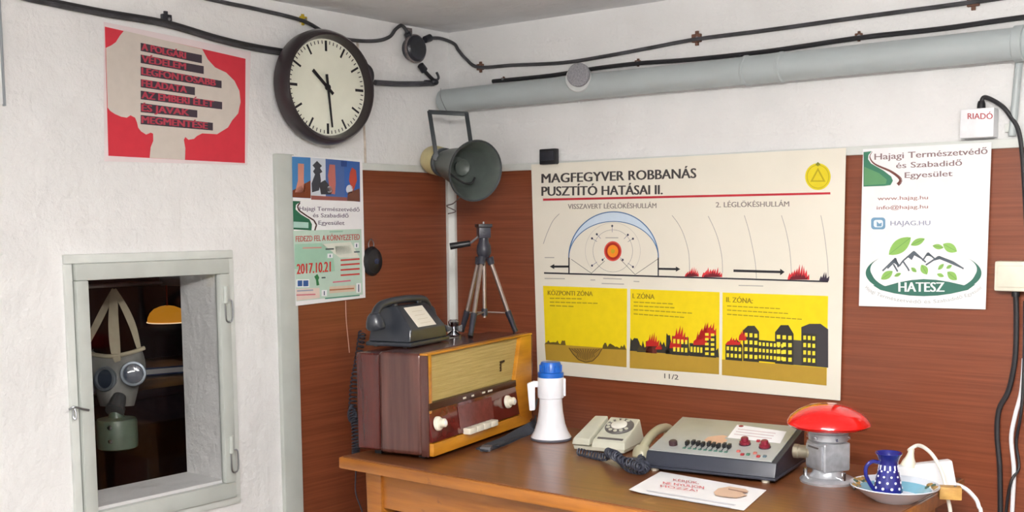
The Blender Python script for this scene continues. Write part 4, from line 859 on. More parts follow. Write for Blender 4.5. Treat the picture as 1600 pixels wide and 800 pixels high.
# strap on the table
STR = mat('dark_webbing', (44, 48, 58), .75, var=.2, scale=200)
def ribbon(pts, wd, th, twist=None):
    p_ = smooth_path(pts, 6); mb = MB(); vs = []; fs = []
    for i, c_ in enumerate(p_):
        tg = (p_[min(i + 1, len(p_) - 1)] - p_[max(i - 1, 0)]).normalized(); a = R(twist[0] + (twist[1] - twist[0]) * i / (len(p_) - 1)) if twist else 0
        sd = tg.cross(Vector((0, 0, 1))).normalized(); up = sd.cross(tg); s2 = sd * math.cos(a) + up * math.sin(a); u2 = up * math.cos(a) - sd * math.sin(a)
        vs += [c_ - s2 * wd / 2, c_ + s2 * wd / 2, c_ + s2 * wd / 2 + u2 * th, c_ - s2 * wd / 2 + u2 * th]
    for i in range(len(p_) - 1):
        for k in range(4): fs.append((i * 4 + k, i * 4 + (k + 1) % 4, i * 4 + 4 + (k + 1) % 4, i * 4 + 4 + k))
    fs += [(3, 2, 1, 0), tuple(len(vs) - 4 + k for k in range(4))]
    return mb.add(vs, fs)
mb = ribbon([HZ(838, 655, TZ + .045), HZ(830, 668, TZ + .020), HZ(812, 678, TZ + .008), HZ(790, 690, TZ + .004), HZ(770, 697, TZ + .004), HZ(752, 704, TZ + .004)], .032, .003, (60, 8))
t = mb.build('carrying_strap', STR); tag(t, 'dark webbing strap lying between the radio and megaphone', 'strap')
mb = ribbon([HZ(835, 664, TZ + .012), HZ(815, 680, TZ + .004), HZ(795, 688, TZ + .005), HZ(775, 698, TZ + .005)], .018, .003, (20, -10)); mb.build('strap_fold', STR, t)
a = HZ(760, 704); mb = MB(); mb.box((-.014, -.018, 0), (.014, .018, .012), Matrix.Translation(a) @ Matrix.Rotation(R(30), 4, 'Z')); mb.build('buckle', mat('grey_buckle', (84, 84, 90), .4), t, bevel=.003)
# --- grey telephone
p = HZ(894, 704); gp = thing('grey_telephone', 'light grey rotary dial telephone with handset off the hook', 'telephone', p, R(10.5))
GPM = mat('telephone_grey_plastic', (196, 196, 180), .35, var=.04); DRK = mat('telephone_dark_ring', (92, 88, 88), .4)
W_, D_ = .145, .135; h0, h1 = .030, .072; hm = .046
def gx(name, p8, m, bevel=0.0, par=None, seg=2):
    mb = MB(); mb.hexa(p8); return mb.build(name, m, par or gp, bevel=bevel, local=True, seg=seg)
gx('base_tray', [(.004, .004, .004), (W_ - .004, .004, .004), (W_ - .004, D_ - .004, .004), (.004, D_ - .004, .004), (.002, .002, .014), (W_ - .002, .002, .014), (W_ - .002, D_ - .002, .014), (.002, D_ - .002, .014)], GPM, .002)
bx = W_ * .36
body = gx('body', [(bx, 0, .012), (W_, 0, .012), (W_, D_, .012), (bx, D_, .012), (bx, .010, h0), (W_ - .006, .010, h0), (W_ - .010, D_ - .008, h1), (bx, D_ - .008, h1)], GPM, .004, seg=3)
gx('handset_rest', [(0, -.004, .017), (bx - .003, -.004, .017), (bx - .003, D_, .017), (0, D_, .017), (.004, -.002, h0 + .004), (bx - .003, -.002, h0 + .004), (bx - .003, D_ - .018, h1 + .004), (.012, D_ - .018, h1 + .002)], GPM, .004, seg=3)
nd = Vector((0, -(h1 - h0), D_ - .018)).normalized(); dcn = Vector((bx + (W_ - bx) * .48, D_ * .60, h0 + (h1 - h0) * (D_ * .60 - .01) / (D_ - .018)))
Md_ = frame_z(dcn, nd)
mb = MB(); mb.lathe([(.038, -.001), (.038, .003), (.036, .005), (.022, .006), (0, .006)], Md_, 36); dl = mb.build('dial', DRK, gp, local=True)
mb = MB(); mb.lathe([(.021, .005), (.021, .008), (.018, .0095), (0, .010)], Md_, 32); mb.build('dial_centre', mat('dial_white', (226, 224, 214), .3), dl, local=True)
for i in range(10):
    a = R(60 + i * 30); mb = MB(); mb.lathe([(.0052, .0052), (.0052, .0066), (0, .0066)], Md_ @ Matrix.Translation((.029 * math.cos(a), .029 * math.sin(a), 0)), 12); mb.build('finger_hole', GPM, dl, local=True)
a = h0 + .0005; sl_ = (h1 - h0) / (D_ - .018)
mb = MB(); mb.hexa([(bx + .010, .018, h0 + .008 * sl_), (W_ - .014, .018, h0 + .008 * sl_), (W_ - .014, .024, h0 + .014 * sl_), (bx + .010, .024, h0 + .014 * sl_), (bx + .010, .018, h0 + .008 * sl_ + .002), (W_ - .014, .018, h0 + .008 * sl_ + .002), (W_ - .014, .024, h0 + .014 * sl_ + .002), (bx + .010, .024, h0 + .014 * sl_ + .002)]); mb.build('name_strip', DRK, gp, local=True)
for x in (.012, W_ - .024):
    for y in (.012, D_ - .024): tbx('foot', (x, y, 0), (x + .012, y + .012, .005), BLACK, gp)
# handset of the grey phone, off the hook
e0, e1 = HZ(1003, 708, TZ + .016), HZ(1050, 681, TZ + .016)
hh = thing('telephone_handset', 'beige telephone handset lying off the hook by the mixing console', 'handset', (e0 + e1) / 2 - Vector((0, 0, .016)))
mid = (e0 + e1) / 2; HSM = mat('handset_beige', (172, 168, 142), .35, var=.05)
mb = MB(); mb.tube([e0 + Vector((0, 0, .006)), e0.lerp(e1, .2) + Vector((0, 0, .026)), mid + Vector((0, 0, .036)), e0.lerp(e1, .8) + Vector((0, 0, .030)), e1 + Vector((0, 0, .012))], .0115, n=14); mb.build('grip', HSM, hh)
dr = (e1 - e0).normalized()
for e, s_ in ((e0, -1), (e1, 1)):
    mb = MB(); mb.lathe([(.012, .020), (.020, .012), (.0235, .0), (.023, -.010), (.018, -.0155), (0, -.0155)], frame_z(e, Vector((0, 0, 1)) - dr * s_ * .25), 24); mb.build('ear_cup', HSM, hh)
# coiled cord heap
def tp_(px, py, h): return HZ(px, py, TZ + h)
mb = coil([tp_(905, 706, .010), tp_(925, 711, .009), tp_(945, 714, .012), tp_(955, 708, .022), tp_(965, 712, .022), tp_(972, 722, .012), tp_(985, 732, .011), tp_(1003, 735, .011), tp_(1010, 727, .012), tp_(995, 722, .016), tp_(975, 720, .026), tp_(962, 711, .032), tp_(950, 706, .026), tp_(966, 716, .030), tp_(990, 726, .026), tp_(1001, 729, .022), tp_(1002, 716, .014)], .0085, .0021, 74, 5)
t = mb.build('coiled_cord', COILM); tag(t, 'dark blue-grey coiled cord heaped in front of the grey telephone', 'cord')
# --- mixing console
p = HZ(1210, 757); ma = R(8.5); W_, D_ = .312, .232; h0, h1 = .044, .090
p = p - Vector((math.cos(ma), math.sin(ma), 0)) * W_
mx = thing('mixing_console', 'grey-topped black mixing console with faders and red knobs', 'console', p, ma)
MXB = mat('console_black', (38, 42, 54), .4, var=.08); MXT = mat('console_grey_panel', (176, 180, 178), .35, .3, var=.04)
def cx_(name, p8, m, bevel=0.0, par=None, seg=2):
    mb = MB(); mb.hexa(p8); return mb.build(name, m, par or mx, bevel=bevel, local=True, seg=seg)
z0 = .010
cx_('case', [(0, 0, z0), (W_, 0, z0), (W_, D_, z0), (0, D_, z0), (0, .014, h0), (W_, .014, h0), (W_, D_, h1), (0, D_, h1)], MXB, .003)
cx_('base_ledge', [(-.004, -.006, z0 - .002), (W_ + .004, -.006, z0 - .002), (W_ + .004, D_ + .002, z0 - .002), (-.004, D_ + .002, z0 - .002), (-.004, -.006, z0 + .004), (W_ + .004, -.006, z0 + .004), (W_ + .004, D_ + .002, z0 + .004), (-.004, D_ + .002, z0 + .004)], MXB, .002)
yA, yB = .016, D_ - .004; slp = (h1 - h0) / (D_ - .014)
Mt = Matrix.Translation((0, .014, h0 + .0002)) @ Matrix.Rotation(math.atan(slp), 4, 'X')          # panel frame: x across, y up the slope
PLn = math.hypot(D_ - .014, h1 - h0)
def mt(name, lo, hi, m, bevel=0.0, par=None):
    mb = MB(); mb.box(lo, hi, Mt); return mb.build(name, m, par or mx, bevel=bevel, local=True)
mt('panel', (.004, .003, 0), (W_ - .012, PLn - .003, .003), MXT, .001)
mxn = (Matrix.Translation(p) @ Matrix.Rotation(ma, 4, 'Z') @ Mt)
def MP(px, py):
    o = mxn @ Vector((0, 0, .003)); n_ = (mxn.to_3x3() @ Vector((0, 0, 1))).normalized(); v_ = mxn.inverted() @ PL(px, py, o, n_); return v_.x, v_.y
for i in range(9):
    x, y = MP(1074 + i * 8.1, 695 + i * .78)
    mt('fader_slot', (x - .0012, y - .016, .003), (x + .0012, y + .016, .0036), MXB)
    mt('fader_cap', (x - .004, y - .006 + (i * 5 % 3) * .003, .0034), (x + .004, y + .008 + (i * 5 % 3) * .003, .013), BLACK, .0015)
    mt('fader_label', (x - .004, y - .024, .003), (x + .004, y - .016, .0036), mat('label_green', (74, 124, 110), .5))
x, y = MP(1052, 695); mb = MB(); mb.lathe([(.010, .003), (.010, .012), (.008, .014), (0, .014)], Mt @ Matrix.Translation((x, y, 0)), 18); mb.build('knob', mat('dark_maroon', (60, 36, 42), .4), mx, local=True)
for px, py in ((1164, 694), (1195, 699)):
    x, y = MP(px, py); mb = MB(); mb.lathe([(.0125, .003), (.0125, .010), (.009, .011), (.0085, .019), (.007, .0205), (0, .0205)], Mt @ Matrix.Translation((x, y, 0)), 20); kn = mb.build('knob', mat('knob_dark_red', (120, 24, 44), .35), mx, local=True)
    mb = MB(); mb.lathe([(.014, .003), (.014, .0045), (0, .0045)], Mt @ Matrix.Translation((x, y, 0)), 20); mb.build('knob_skirt', MXB, kn, local=True)
for px, py, c_ in ((1154, 706, (190, 96, 90)), (1160, 711, (150, 30, 40)), (1169, 711, (60, 110, 90)), (1180, 709, (190, 110, 100)), (1185, 714, (150, 30, 40)), (1195, 714, (96, 116, 128)), (1185, 690, (170, 40, 56))):
    x, y = MP(px, py); mt('push_button', (x - .004, y - .004, .003), (x + .004, y + .004, .007), mat('button_%d%d' % (px, py), c_, .4), .001)
for x in (.015, W_ - .03):
    for y in (.008, D_ - .03):
        mb = MB(); mb.lathe([(.009, 0), (.010, .004), (.010, z0)], Matrix.Translation((x + .006, y + .006, 0)), 14); mb.build('rubber_foot', CREAM, mx, local=True)
# paper on the console
c4 = [MP(*a) for a in ((1137, 684), (1219, 693), (1229, 675), (1152, 664))]
mb = MB(); vv = [Mt @ Vector((x, y, .0034)) for x, y in c4] + [Mt @ Vector((x, y, .0040)) for x, y in c4]; Wm = WM[mx]
mb.hexa([Wm @ v for v in vv]); t = mb.build('paper_slip', PAPER); tag(t, 'white paper slip lying on the mixing console', 'paper')
def onp(px, py, o):
    x, y = MP(px, py); return Wm @ (Mt @ Vector((x, y, .0040 + o)))
P = Print(onp, .0, t)
P.poly('red_mark', (150, 40, 50), ell(1158, 666.5, 4, 1.6, 0, 360, 10), 1)
for i in range(3): P.strokes('text_line', (210, 190, 196), [(1153 + i * -3, 671 + i * 4), (1212 + i * -3, 678 + i * 4)], 1.2, 1)
P.done()
def onp2(px, py, o):
    x, y = MP(px, py); return Wm @ (Mt @ Vector((x, y, .0031 + o)))
HAND = (206, 168, 140)
P = Print(onp2, .0, mx); P.poly('hand_sticker', HAND, [(1100, 688), (1106, 683), (1118, 681), (1130, 680), (1137, 682), (1132, 685), (1137, 688), (1132, 692), (1120, 694), (1108, 693)], 1); P.done()
# --- notice paper on the table
c4 = [(982, 768), (1162, 798), (1198, 766), (1032, 737)]
mb = MB(); V0 = [HZ(*a, TZ + .0006) for a in c4]; nx_, ny_ = 10, 6; vs = []; fs = []
for j in range(ny_ + 1):
    for i in range(nx_ + 1):
        u, v = i / nx_, j / ny_; b_ = V0[0].lerp(V0[1], u).lerp(V0[3].lerp(V0[2], u), v); vs.append(b_ + Vector((0, 0, .0004 + .004 * max(0, .25 - u) ** 2 * 16 * (1 - v))))
for j in range(ny_):
    for i in range(nx_): k = j * (nx_ + 1) + i; fs.append((k, k + 1, k + nx_ + 2, k + nx_ + 1))
mb.add(vs, fs); t = mb.build('notice_sheet', PAPER); tag(t, 'white notice sheet with red lettering on the table front', 'paper')
P = Print(lambda px, py, o: HZ(px, py, TZ + .0035 + o), .0, t)
P.text('lettering', (190, 60, 70), 'KÉRJÜK,', (1052, 751), (1092, 756), 3.2, 2, .01)
P.text('lettering', (206, 70, 84), 'NE NYÚLJON', (1036, 756), (1100, 763.5), 3.6, 2, .015)
P.text('lettering', (212, 90, 100), 'HOZZÁ!', (1032, 760.5), (1090, 768.5), 3.2, 2, .01)
for k in range(2): P.strokes('text_line', (206, 210, 222), [(1010 - k * 8, 766 + k * 4), (1150 - k * 8, 789 + k * 4)], 1, 2)
P.poly('hand_print', (216, 184, 160), [(1115, 769), (1122, 763), (1140, 760), (1165, 764), (1170, 768), (1160, 770), (1168, 774), (1150, 778), (1130, 776), (1118, 774)], 2)
P.strokes('hand_line', (150, 110, 96), [(1138, 764), (1168, 770)], 1.4, 3)
P.done()
# --- red warning lamp
p = HZ(1293, 752); wl = thing('warning_lamp', 'red domed warning lamp on a grey cast metal stand', 'lamp', p)
CAST = mat('cast_aluminium', (176, 180, 186), .36, .5, var=.15, scale=60, bump=.1); REDG = mat('red_glass_dome', (214, 16, 14), .12, coat=.8, var=.08)
Ml = Matrix.Translation(p)
mb = MB(); mb.lathe([(.060, 0), (.061, .005), (.055, .010), (.040, .013), (.034, .02), (.032, .03)], Ml, 36); mb.build('base_flange', CAST, wl)
Mb_ = Ml @ Matrix.Rotation(R(-32), 4, 'Z')
mb = MB(); mb.box((-.036, -.034, .028), (.036, .034, .092), Mb_); mb.build('terminal_housing', CAST, wl, bevel=.006, seg=3)
mb = MB(); mb.box((-.030, -.038, .034), (.030, -.033, .086), Mb_); cv = mb.build('housing_cover', CAST, wl, bevel=.003)
mb = MB(); mb.box((-.020, -.039, .078), (.020, -.0375, .082), Mb_); mb.build('cover_slot', DRK, cv)
for s_ in (-1, 1):
    mb = MB(); mb.lathe([(.0045, 0), (.0045, .02), (0, .021)], Ml @ Matrix.Translation((.045 * s_, -.018, .008)), 10); mb.build('bolt', CHROME, wl)
mb = MB(); lft = Vector((-math.cos(R(8)), -math.sin(R(8)), 0)); q0 = p + Vector((0, 0, .062)); mb.lathe([(.018, .03), (.018, .042), (.015, .046), (.0145, .064), (.016, .066), (.016, .076), (.012, .078)], frame_z(q0, lft), 20); mb.build('cable_snout', mat('aged_brass_grey', (158, 152, 134), .4, .6), wl)
mb = MB(); mb.lathe([(.030, .088), (.040, .092), (.043, .096), (.043, .110), (.046, .113), (.046, .119), (.03, .121)], Ml, 36); nk = mb.build('neck_ring', CAST, wl)
for i in range(6):
    a = i * math.pi / 3 + .3; mb = MB(); mb.lathe([(.004, 0), (.004, .006), (0, .0065)], frame_z(p + Vector((.041 * math.cos(a), 0.041 * math.sin(a), .102)), (math.cos(a), math.sin(a), 0)), 10); mb.build('neck_screw', CHROME, nk)
mb = MB(); mb.lathe([(.040, .1195), (.070, .120), (.086, .125), (.0915, .131), (.090, .137), (.082, .148), (.066, .160), (.045, .170), (.02, .175), (0, .176)], Ml, 48); mb.build('dome', REDG, wl)
# thin grey lead from the lamp
cable('thin grey lead curling from the lamp base to the plate', [HZ(1298, 744, TZ + .018), HZ(1315, 750, TZ + .012), HZ(1328, 757, TZ + .004), HZ(1336, 764, TZ + .003)], .0022, STEEL, name='lead')
# --- plate
p = HZ(1397, 781); plr = .5 * (HZ(1464, 777) - HZ(1326, 765)).length
plt_ = thing('china_plate', 'china plate with light blue band and floral rim under the jug', 'plate', p); Mp = Matrix.Translation(p); k = plr / .105
CH = mat('china_white', (214, 222, 234), .15, coat=.5, var=.03)
mb = MB(); mb.lathe([(.05 * k, 0), (.055 * k, .003), (.075 * k, .013), (.096 * k, .027), (.105 * k, .032), (.1045 * k, .034), (.094 * k, .0295), (.073 * k, .0155), (.055 * k, .0065), (0, .005)], Mp, 56); mb.build('dish', CH, plt_)
mb = MB(); mb.lathe([(.060 * k, .0088), (.073 * k, .0153), (.086 * k, .0242), (.0855 * k, .0248), (.0725 * k, .0161), (.060 * k, .0096)], Mp, 56, close=True); mb.build('blue_band', mat('glaze_blue', (120, 176, 200), .15, coat=.5), plt_)
rn = random.Random(11)
for a0 in (160, 170, 180, 190, 200, 210, 25, 35, 48):
    a = R(a0); rr = (.092 + rn.uniform(-.004, .004)) * k; hh_ = .0213 + (rr / k - .094) * .55 + .0012
    for j in range(3):
        b_ = a + rn.uniform(-.06, .06); r2 = rr + rn.uniform(-.004, .004); h2 = .0295 + (r2 / k - .094) * (.43 if r2 / k > .094 else .67) + .0008
        c_ = [(150, 120, 70), (70, 100, 90), (176, 140, 80)][j]
        mb = MB(); mb.lathe([(.0056, -.0008), (.0056, .0006), (0, .0007)], frame_z(p + Vector((r2 * math.cos(b_), r2 * math.sin(b_), h2)), Vector((-math.cos(b_) * .5, -math.sin(b_) * .5, 1))), 7); mb.build('flower_motif', ink(c_), plt_)
# --- jug
pj = p + (HZ(1387, 781) - p) * 1.0 + Vector((0, 0, .0062)); 
jg = thing('polka_dot_jug', 'small navy blue jug with white polka dots on the plate', 'jug', pj); Mj_ = Matrix.Translation(pj)
NAVY = mat('navy_glaze', (22, 26, 112), .14, coat=.6, var=.1)
prof = [(.028, 0), (.030, .004), (.0295, .015), (.026, .036), (.0215, .055), (.0190, .068), (.0190, .075), (.023, .086), (.0275, .0925), (.0265, .094), (.021, .087), (.017, .075), (.017, .066), (.0, .062)]
mb = MB(); mb.lathe(prof, Mj_, 36); mb.build('body', NAVY, jg)
def jr(z):
    for (ra_, za_), (rb_, zb_) in zip(prof[:8], prof[1:9]):
        if za_ <= z <= zb_: return ra_ + (rb_ - ra_) * (z - za_) / (zb_ - za_)
    return .02
DOT = mat('dot_white', (232, 236, 246), .2)
for row, z in enumerate((.010, .022, .034, .046, .057)):
    for i in range(10):
        a = 2 * math.pi * (i + .5 * (row % 2)) / 10; r_ = jr(z); mb = MB(); mb.lathe([(.0032 - row * .0003, -.0006), (.0032 - row * .0003, .0005), (0, .0008)], frame_z(pj + Vector((r_ * math.cos(a), r_ * math.sin(a), z)), (math.cos(a), math.sin(a), .25)), 10); mb.build('polka_dot', DOT, jg)
for i in range(12):
    a = 2 * math.pi * i / 12; r_ = jr(.064); mb = MB(); mb.box((-.0015, -.005, -.0004), (.0015, .005, .0006), frame_z(pj + Vector((r_ * math.cos(a), r_ * math.sin(a), .064)), (math.cos(a), math.sin(a), .12))); mb.build('petal_dot', DOT, jg)
hv = Vector((-AX_R.x, -AX_R.y, 0)).normalized()
mb = MB(); mb.tube([pj + hv * .016 + Vector((0, 0, .072)), pj + hv * .034 + Vector((0, 0, .075)), pj + hv * .046 + Vector((0, 0, .064)), pj + hv * .046 + Vector((0, 0, .046)), pj + hv * .036 + Vector((0, 0, .026)), pj + hv * .027 + Vector((0, 0, .014))], .0042, n=10); mb.build('handle', NAVY, jg)
# --- white adaptor box with looping cable behind the plate
dq = (HZ(1445, 768) - C).dot(AX_F) + .02
def AQ(px, py, k=0.0): return DP(px, py, dq + k)
bz = TZ
ctr = HZ(1447, 764); Mx_ = M4(ctr, Vector((AX_R.x, AX_R.y, 0)).normalized(), Vector((AX_F.x, AX_F.y, 0)).normalized(), (0, 0, 1)) @ Matrix.Rotation(R(-6), 4, 'Y')
wb = thing('power_adaptor', 'white power adaptor box standing behind the plate', 'adaptor', ctr)
mb = MB(); mb.hexa([Mx_ @ Vector(v) for v in ((-.070, -.012, .002), (.062, -.012, -.006), (.062, .02, -.006), (-.070, .02, .002), (-.068, -.002, .047), (.060, -.002, .048), (.060, .022, .048), (-.068, .022, .047))]); mb.v = [v + Vector((0, 0, .0085)) for v in mb.v]
mb.build('housing', WHITEP, wb, bevel=.004)
a = Mx_ @ Vector((-.030, .010, .056))
mb = MB(); mb.lathe([(.017, -.004), (.014, .006), (.009, .016), (.0065, .026), (.006, .034)], frame_z(a, Vector((.15, .1, 1))), 16); mb.build('strain_relief', CREAM, wb)
cable('white cable looping from the power adaptor over the table end', [a + Vector((.004, .002, .03)), AQ(1421, 703, .01), AQ(1434, 696, 0), AQ(1448, 702, -.03), AQ(1462, 718, -.05), AQ(1474, 745, -.06), AQ(1480, 775, -.07), AQ(1485, 800, -.07), AQ(1486, 840, -.07), Vector((AQ(1486, 840, -.07).x, AQ(1486, 840, -.07).y, .3)), Vector((AQ(1486, 840, -.07).x + .05, AQ(1486, 840, -.07).y + .1, .008))], .0042, mat('ivory_cable', (222, 220, 210), .4), name='cable')
cable('white cable bending down beside the wooden block', [AQ(1476, 755, .02), AQ(1490, 756, .03), AQ(1506, 762, .03), AQ(1520, 774, .03), AQ(1529, 790, .03), AQ(1533, 830, .03), Vector((AQ(1533, 830, .03).x, AQ(1533, 830, .03).y, .3)), Vector((AQ(1533, 830, .03).x + .04, AQ(1533, 830, .03).y, .008))], .0046, WHITEP, name='cable')
a = HZ(1484, 779); Mw_ = Matrix.Translation(a) @ Matrix.Rotation(R(24), 4, 'Z')
mb = MB(); mb.box((-.022, -.014, .0), (.022, .014, .026), Mw_); t = mb.build('wooden_block', wood('pale_pine', (176, 132, 66), (206, 164, 92), (3, 40, 40), .5, 1.5), bevel=.002); tag(t, 'small yellow pine block beside the power adaptor', 'block')
mb = MB(); mb.lathe([(.003, 0), (.003, .0015), (0, .002)], Mw_ @ Matrix.Translation((.010, 0, .026)), 10); mb.build('nail_head', STEEL, t)

# ================================================================== SEEN THROUGH THE WINDOW
# --- gas mask on a hook
def GQ(px, py, k=0.0): return DP(px, py, 3.22 + k)
gm = thing('gas_mask', 'grey rubber gas mask with round eyepieces hanging behind the window', 'gas mask', GQ(183, 625))
GRB = mat('gas_mask_rubber', (124, 124, 120), .55, var=.12); STRP = mat('canvas_strap', (168, 160, 138), .8, var=.1)
gc = GQ(184, 590, .03); Mf = M4(gc, AX_R, AX_U, -AX_F)
def mk(x, y, z): return Mf @ Vector((x, y, z))
nu, nv = 28, 16; vs = []; fs = []
for j in range(nv + 1):
    v = j / nv; y = .07 - .15 * v; wdt = .080 * (1 - .55 * max(0, v - .35) ** 1.3) * (.86 + .14 * math.sin(math.pi * min(1, v * 1.6))); dpt = .045 + .025 * math.sin(math.pi * v)
    for i in range(nu + 1):
        a = math.pi * i / nu; x = -wdt * math.cos(a); z = dpt * math.sin(a) ** .8 + .02 * math.exp(-((x / .02) ** 2)) * max(0, v - .3)
        vs.append(mk(x, y + .012 * math.cos(a * 2) * (1 - v), z))
for j in range(nv):
    for i in range(nu): k = j * (nu + 1) + i; fs.append((k, k + 1, k + nu + 2, k + nu + 1))
mb = MB(); mb.add(vs, fs); mb.build('face_piece', GRB, gm)
mb = MB(); mb.tube([mk(-.080, .072, .012), mk(-.05, .066, .04), mk(0, .062, .052), mk(.05, .072, .04), mk(.080, .085, .012)], .006, n=8); mb.build('brow_seam', STRP, gm)
LENS = mat('smoky_lens', (52, 60, 74), .08, coat=.5)
for (px, py, sgn) in ((166, 592, -1), (208, 584, 1)):
    e = GQ(px, py, -.042); n_ = (-AX_F + AX_R * sgn * .35 + AX_U * .05).normalized(); Me = frame_z(e, n_)
    mb = MB(); mb.lathe([(.024, -.02), (.032, -.004), (.036, .004), (.034, .010), (.028, .011), (.026, .004)], Me, 28); ey = mb.build('eyepiece', mat('eyepiece_grey', (120, 128, 136), .35, .5), gm)
    mb = MB(); mb.lathe([(.027, .002), (.027, .004), (.015, .006), (0, .0065)], Me, 28); mb.build('lens', LENS, ey)
hk = GQ(178, 452, .0)
for pts, wd in (([hk, GQ(177, 500, -.01), GQ(180, 545, -.02), GQ(184, 565, -.03)], .03), ([hk, GQ(164, 480, .01), GQ(148, 512, .01), GQ(132, 545, .02)], .020), ([hk, GQ(195, 482, .0), GQ(208, 512, .0), GQ(217, 545, .01)], .020)):
    p_ = smooth_path(pts, 6); mb = MB(); vs = []; fs = []
    for i, c_ in enumerate(p_):
        tg = (p_[min(i + 1, len(p_) - 1)] - p_[max(i - 1, 0)]).normalized(); sd = tg.cross(AX_F).normalized(); wv = wd * (.55 + .45 * math.sin(math.pi * i / (len(p_) - 1)))
        vs += [c_ - sd * wv / 2, c_ + sd * wv / 2, c_ + sd * wv / 2 + AX_F * .003, c_ - sd * wv / 2 + AX_F * .003]
    for i in range(len(p_) - 1):
        for k in range(4): fs.append((i * 4 + k, i * 4 + (k + 1) % 4, i * 4 + 4 + (k + 1) % 4, i * 4 + 4 + k))
    mb.add(vs, fs); mb.build('head_strap', STRP, gm)
mb = MB(); mb.lathe([(.018, -.02), (.022, 0), (.022, .02), (.026, .022), (.026, .034), (.02, .036)], frame_z(GQ(184, 628, -.05), (-AX_F * .7 - AX_U * .7)), 24); mb.build('valve_housing', mat('mask_dark_metal', (74, 78, 80), .45, .4), gm)
cn = GQ(183, 676, -.05); CAN = mat('army_green_can', (74, 92, 78), .4, var=.1)
mb = MB(); mb.lathe([(.046, -.044), (.054, -.040), (.055, -.03), (.055, .032), (.052, .04), (.022, .044), (.018, .062)], Matrix.Translation(cn), 32); can = mb.build('filter_canister', CAN, gm)
for dz in (.018, -.02):
    mb = MB(); mb.lathe([(.007, 0), (.006, .003), (0, .004)], frame_z(cn - AX_F * .055 + Vector((0, 0, dz)), -AX_F), 12); mb.build('rivet', CHROME, can)
# --- hook rail it hangs from, fixed to the booth side of the lintel
mb = MB(); rz_ = GQ(178, 448).z; mb.cyl((hk.x, NY0 - .12, hk.z + .012), (hk.x, NY1 + .12, hk.z + .012), .006, n=12)
t = mb.build('hanging_rail', STEEL); tag(t, 'thin steel rail above the gas mask behind the window', 'rail')
for y in (NY0 - .10, NY1 + .10):
    mb = MB(); mb.box((hk.x - .008, y - .01, hk.z + .004), (-NT, y + .01, hk.z + .03)); mb.build('rail_bracket', STEEL, t, bevel=.002)
# --- pendant lamp in the booth
lc = DP(262, 498, 4.55); pdt = thing('pendant_lamp', 'glowing yellow pendant lamp shade in the dark booth', 'lamp', lc)
mb = MB(); mb.lathe([(.079, -.012), (.077, .004), (.068, .024), (.052, .040), (.028, .050), (.010, .053), (.008, .050), (.027, .047), (.050, .037), (.065, .022), (.074, .004), (.077, -.010)], Matrix.Translation(lc), 40, close=True); sh_ = mb.build('shade', emis('glowing_amber_shade', (214, 140, 36), .32), pdt)
mb = MB(); mb.lathe([(.078, -.015), (.0815, -.014), (.0815, -.011), (.078, -.011)], Matrix.Translation(lc), 40, close=True); mb.build('shade_rim', emis('pale_rim', (246, 214, 170), .6), sh_)
mb = MB(); mb.ball(lc + Vector((0, 0, .006)), .022); mb.build('bulb', emis('lamp_bulb', (255, 214, 130), .8), pdt)
mb = MB(); mb.tube([lc + Vector((0, 0, .05)), lc + Vector((0, 0, .2)), Vector((lc.x, lc.y, ZC))], .003, n=6); mb.build('red_cord', mat('red_flex', (120, 20, 24), .5), pdt)
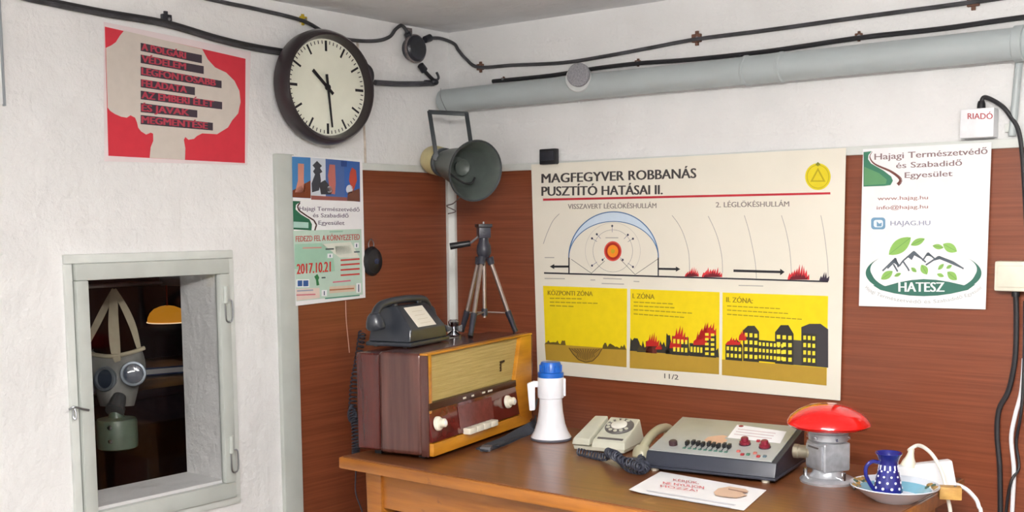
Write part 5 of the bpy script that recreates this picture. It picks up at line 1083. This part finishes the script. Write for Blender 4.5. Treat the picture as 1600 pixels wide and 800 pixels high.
# --- booth table with papers
zt_ = .78
bt = thing('booth_table', 'dark wooden table in the booth behind the window', 'table', (-1.25, -.55, 0)); DWD = wood('dark_booth_wood', (34, 28, 34), (50, 40, 46), (2, 20, 20), .4, 1.5)
for i in range(4):
    mb = MB(); mb.box((-1.65 + i * .2, -1.3, zt_ - .03), (-1.452 + i * .2, .2, zt_)); mb.build('top_board', DWD, bt, bevel=.002)
for x in (-1.6, -.92):
    for y in (-1.25, .1):
        mb = MB(); mb.box((x, y, 0), (x + .05, y + .05, zt_ - .03)); mb.build('leg', DWD, bt, bevel=.003)
mb = MB(); mb.box((-1.6, -1.22, zt_ - .12), (-.87, -1.2, zt_ - .03)).box((-.89, -1.2, zt_ - .12), (-.87, .1, zt_ - .03)); mb.build('apron', DWD, bt)
mb = MB(); Mq = Matrix.Translation((-1.12, -.78, zt_ + .001)) @ Matrix.Rotation(R(25), 4, 'Z'); mb.box((-.2, -.15, 0), (.2, .15, .0015), Mq); t = mb.build('map_sheet', mat('lilac_paper', (170, 160, 180), .6)); tag(t, 'pale folded map on the booth table behind window', 'map')
mb = MB(); mb.box((-.001, -.15, .0015), (.001, .15, .0022), Mq); mb.build('fold_line', ink((120, 112, 130)), t)
mb = MB(); Mq = Matrix.Translation((-1.25, -.35, zt_ + .0005)) @ Matrix.Rotation(R(-15), 4, 'Z'); mb.box((-.11, -.15, 0), (.11, .15, .03), Mq); t = mb.build('blue_folder', mat('folder_blue', (60, 84, 130), .5), bevel=.003); tag(t, 'dark blue document folder on the booth table', 'folder')
mb = MB(); mb.box((-.10, -.145, .005), (.108, .145, .025), Mq); mb.box((.1085, -.14, .006), (.111, .14, .024), Mq); mb.build('page_block', PAPER, t)

# ================================================================== ADDED CEILING LAMPS, OUT OF VIEW (their light sits at the top of the script)
TUBE = emis('fluorescent_tube', (255, 251, 246), TUBE_STRENGTH)
for i, (loc, rz) in enumerate(LAMPS):
    lx = thing('added_ceiling_light', ('added unseen fluorescent lamp hung parallel to the back wall', 'added unseen fluorescent lamp hung parallel to the left wall')[i], 'lamp', loc, R(rz), 'added fluorescent lamps')
    mb = MB(); mb.box((-.6, -.03, .02), (.6, .03, .06)); mb.build('batten', WHITEP, lx, bevel=.006, local=True)
    for e in (-.4, .4):
        mb = MB(); mb.cyl((e, 0, .06), (e, 0, ZC - loc[2]), .006, n=10); mb.build('hanging_rod', WHITEP, lx, local=True)
    for s_ in (-1, 1):
        mb = MB(); mb.cyl((-.575, .04 * s_, -.004), (.575, .04 * s_, -.004), .013, n=12); mb.build('tube', TUBE, lx, local=True)
        for e in (-.588, .575):
            mb = MB(); mb.box((e, .04 * s_ - .014, -.018), (e + .013, .04 * s_ + .014, .024)); mb.build('tube_holder', WHITEP, lx, local=True)
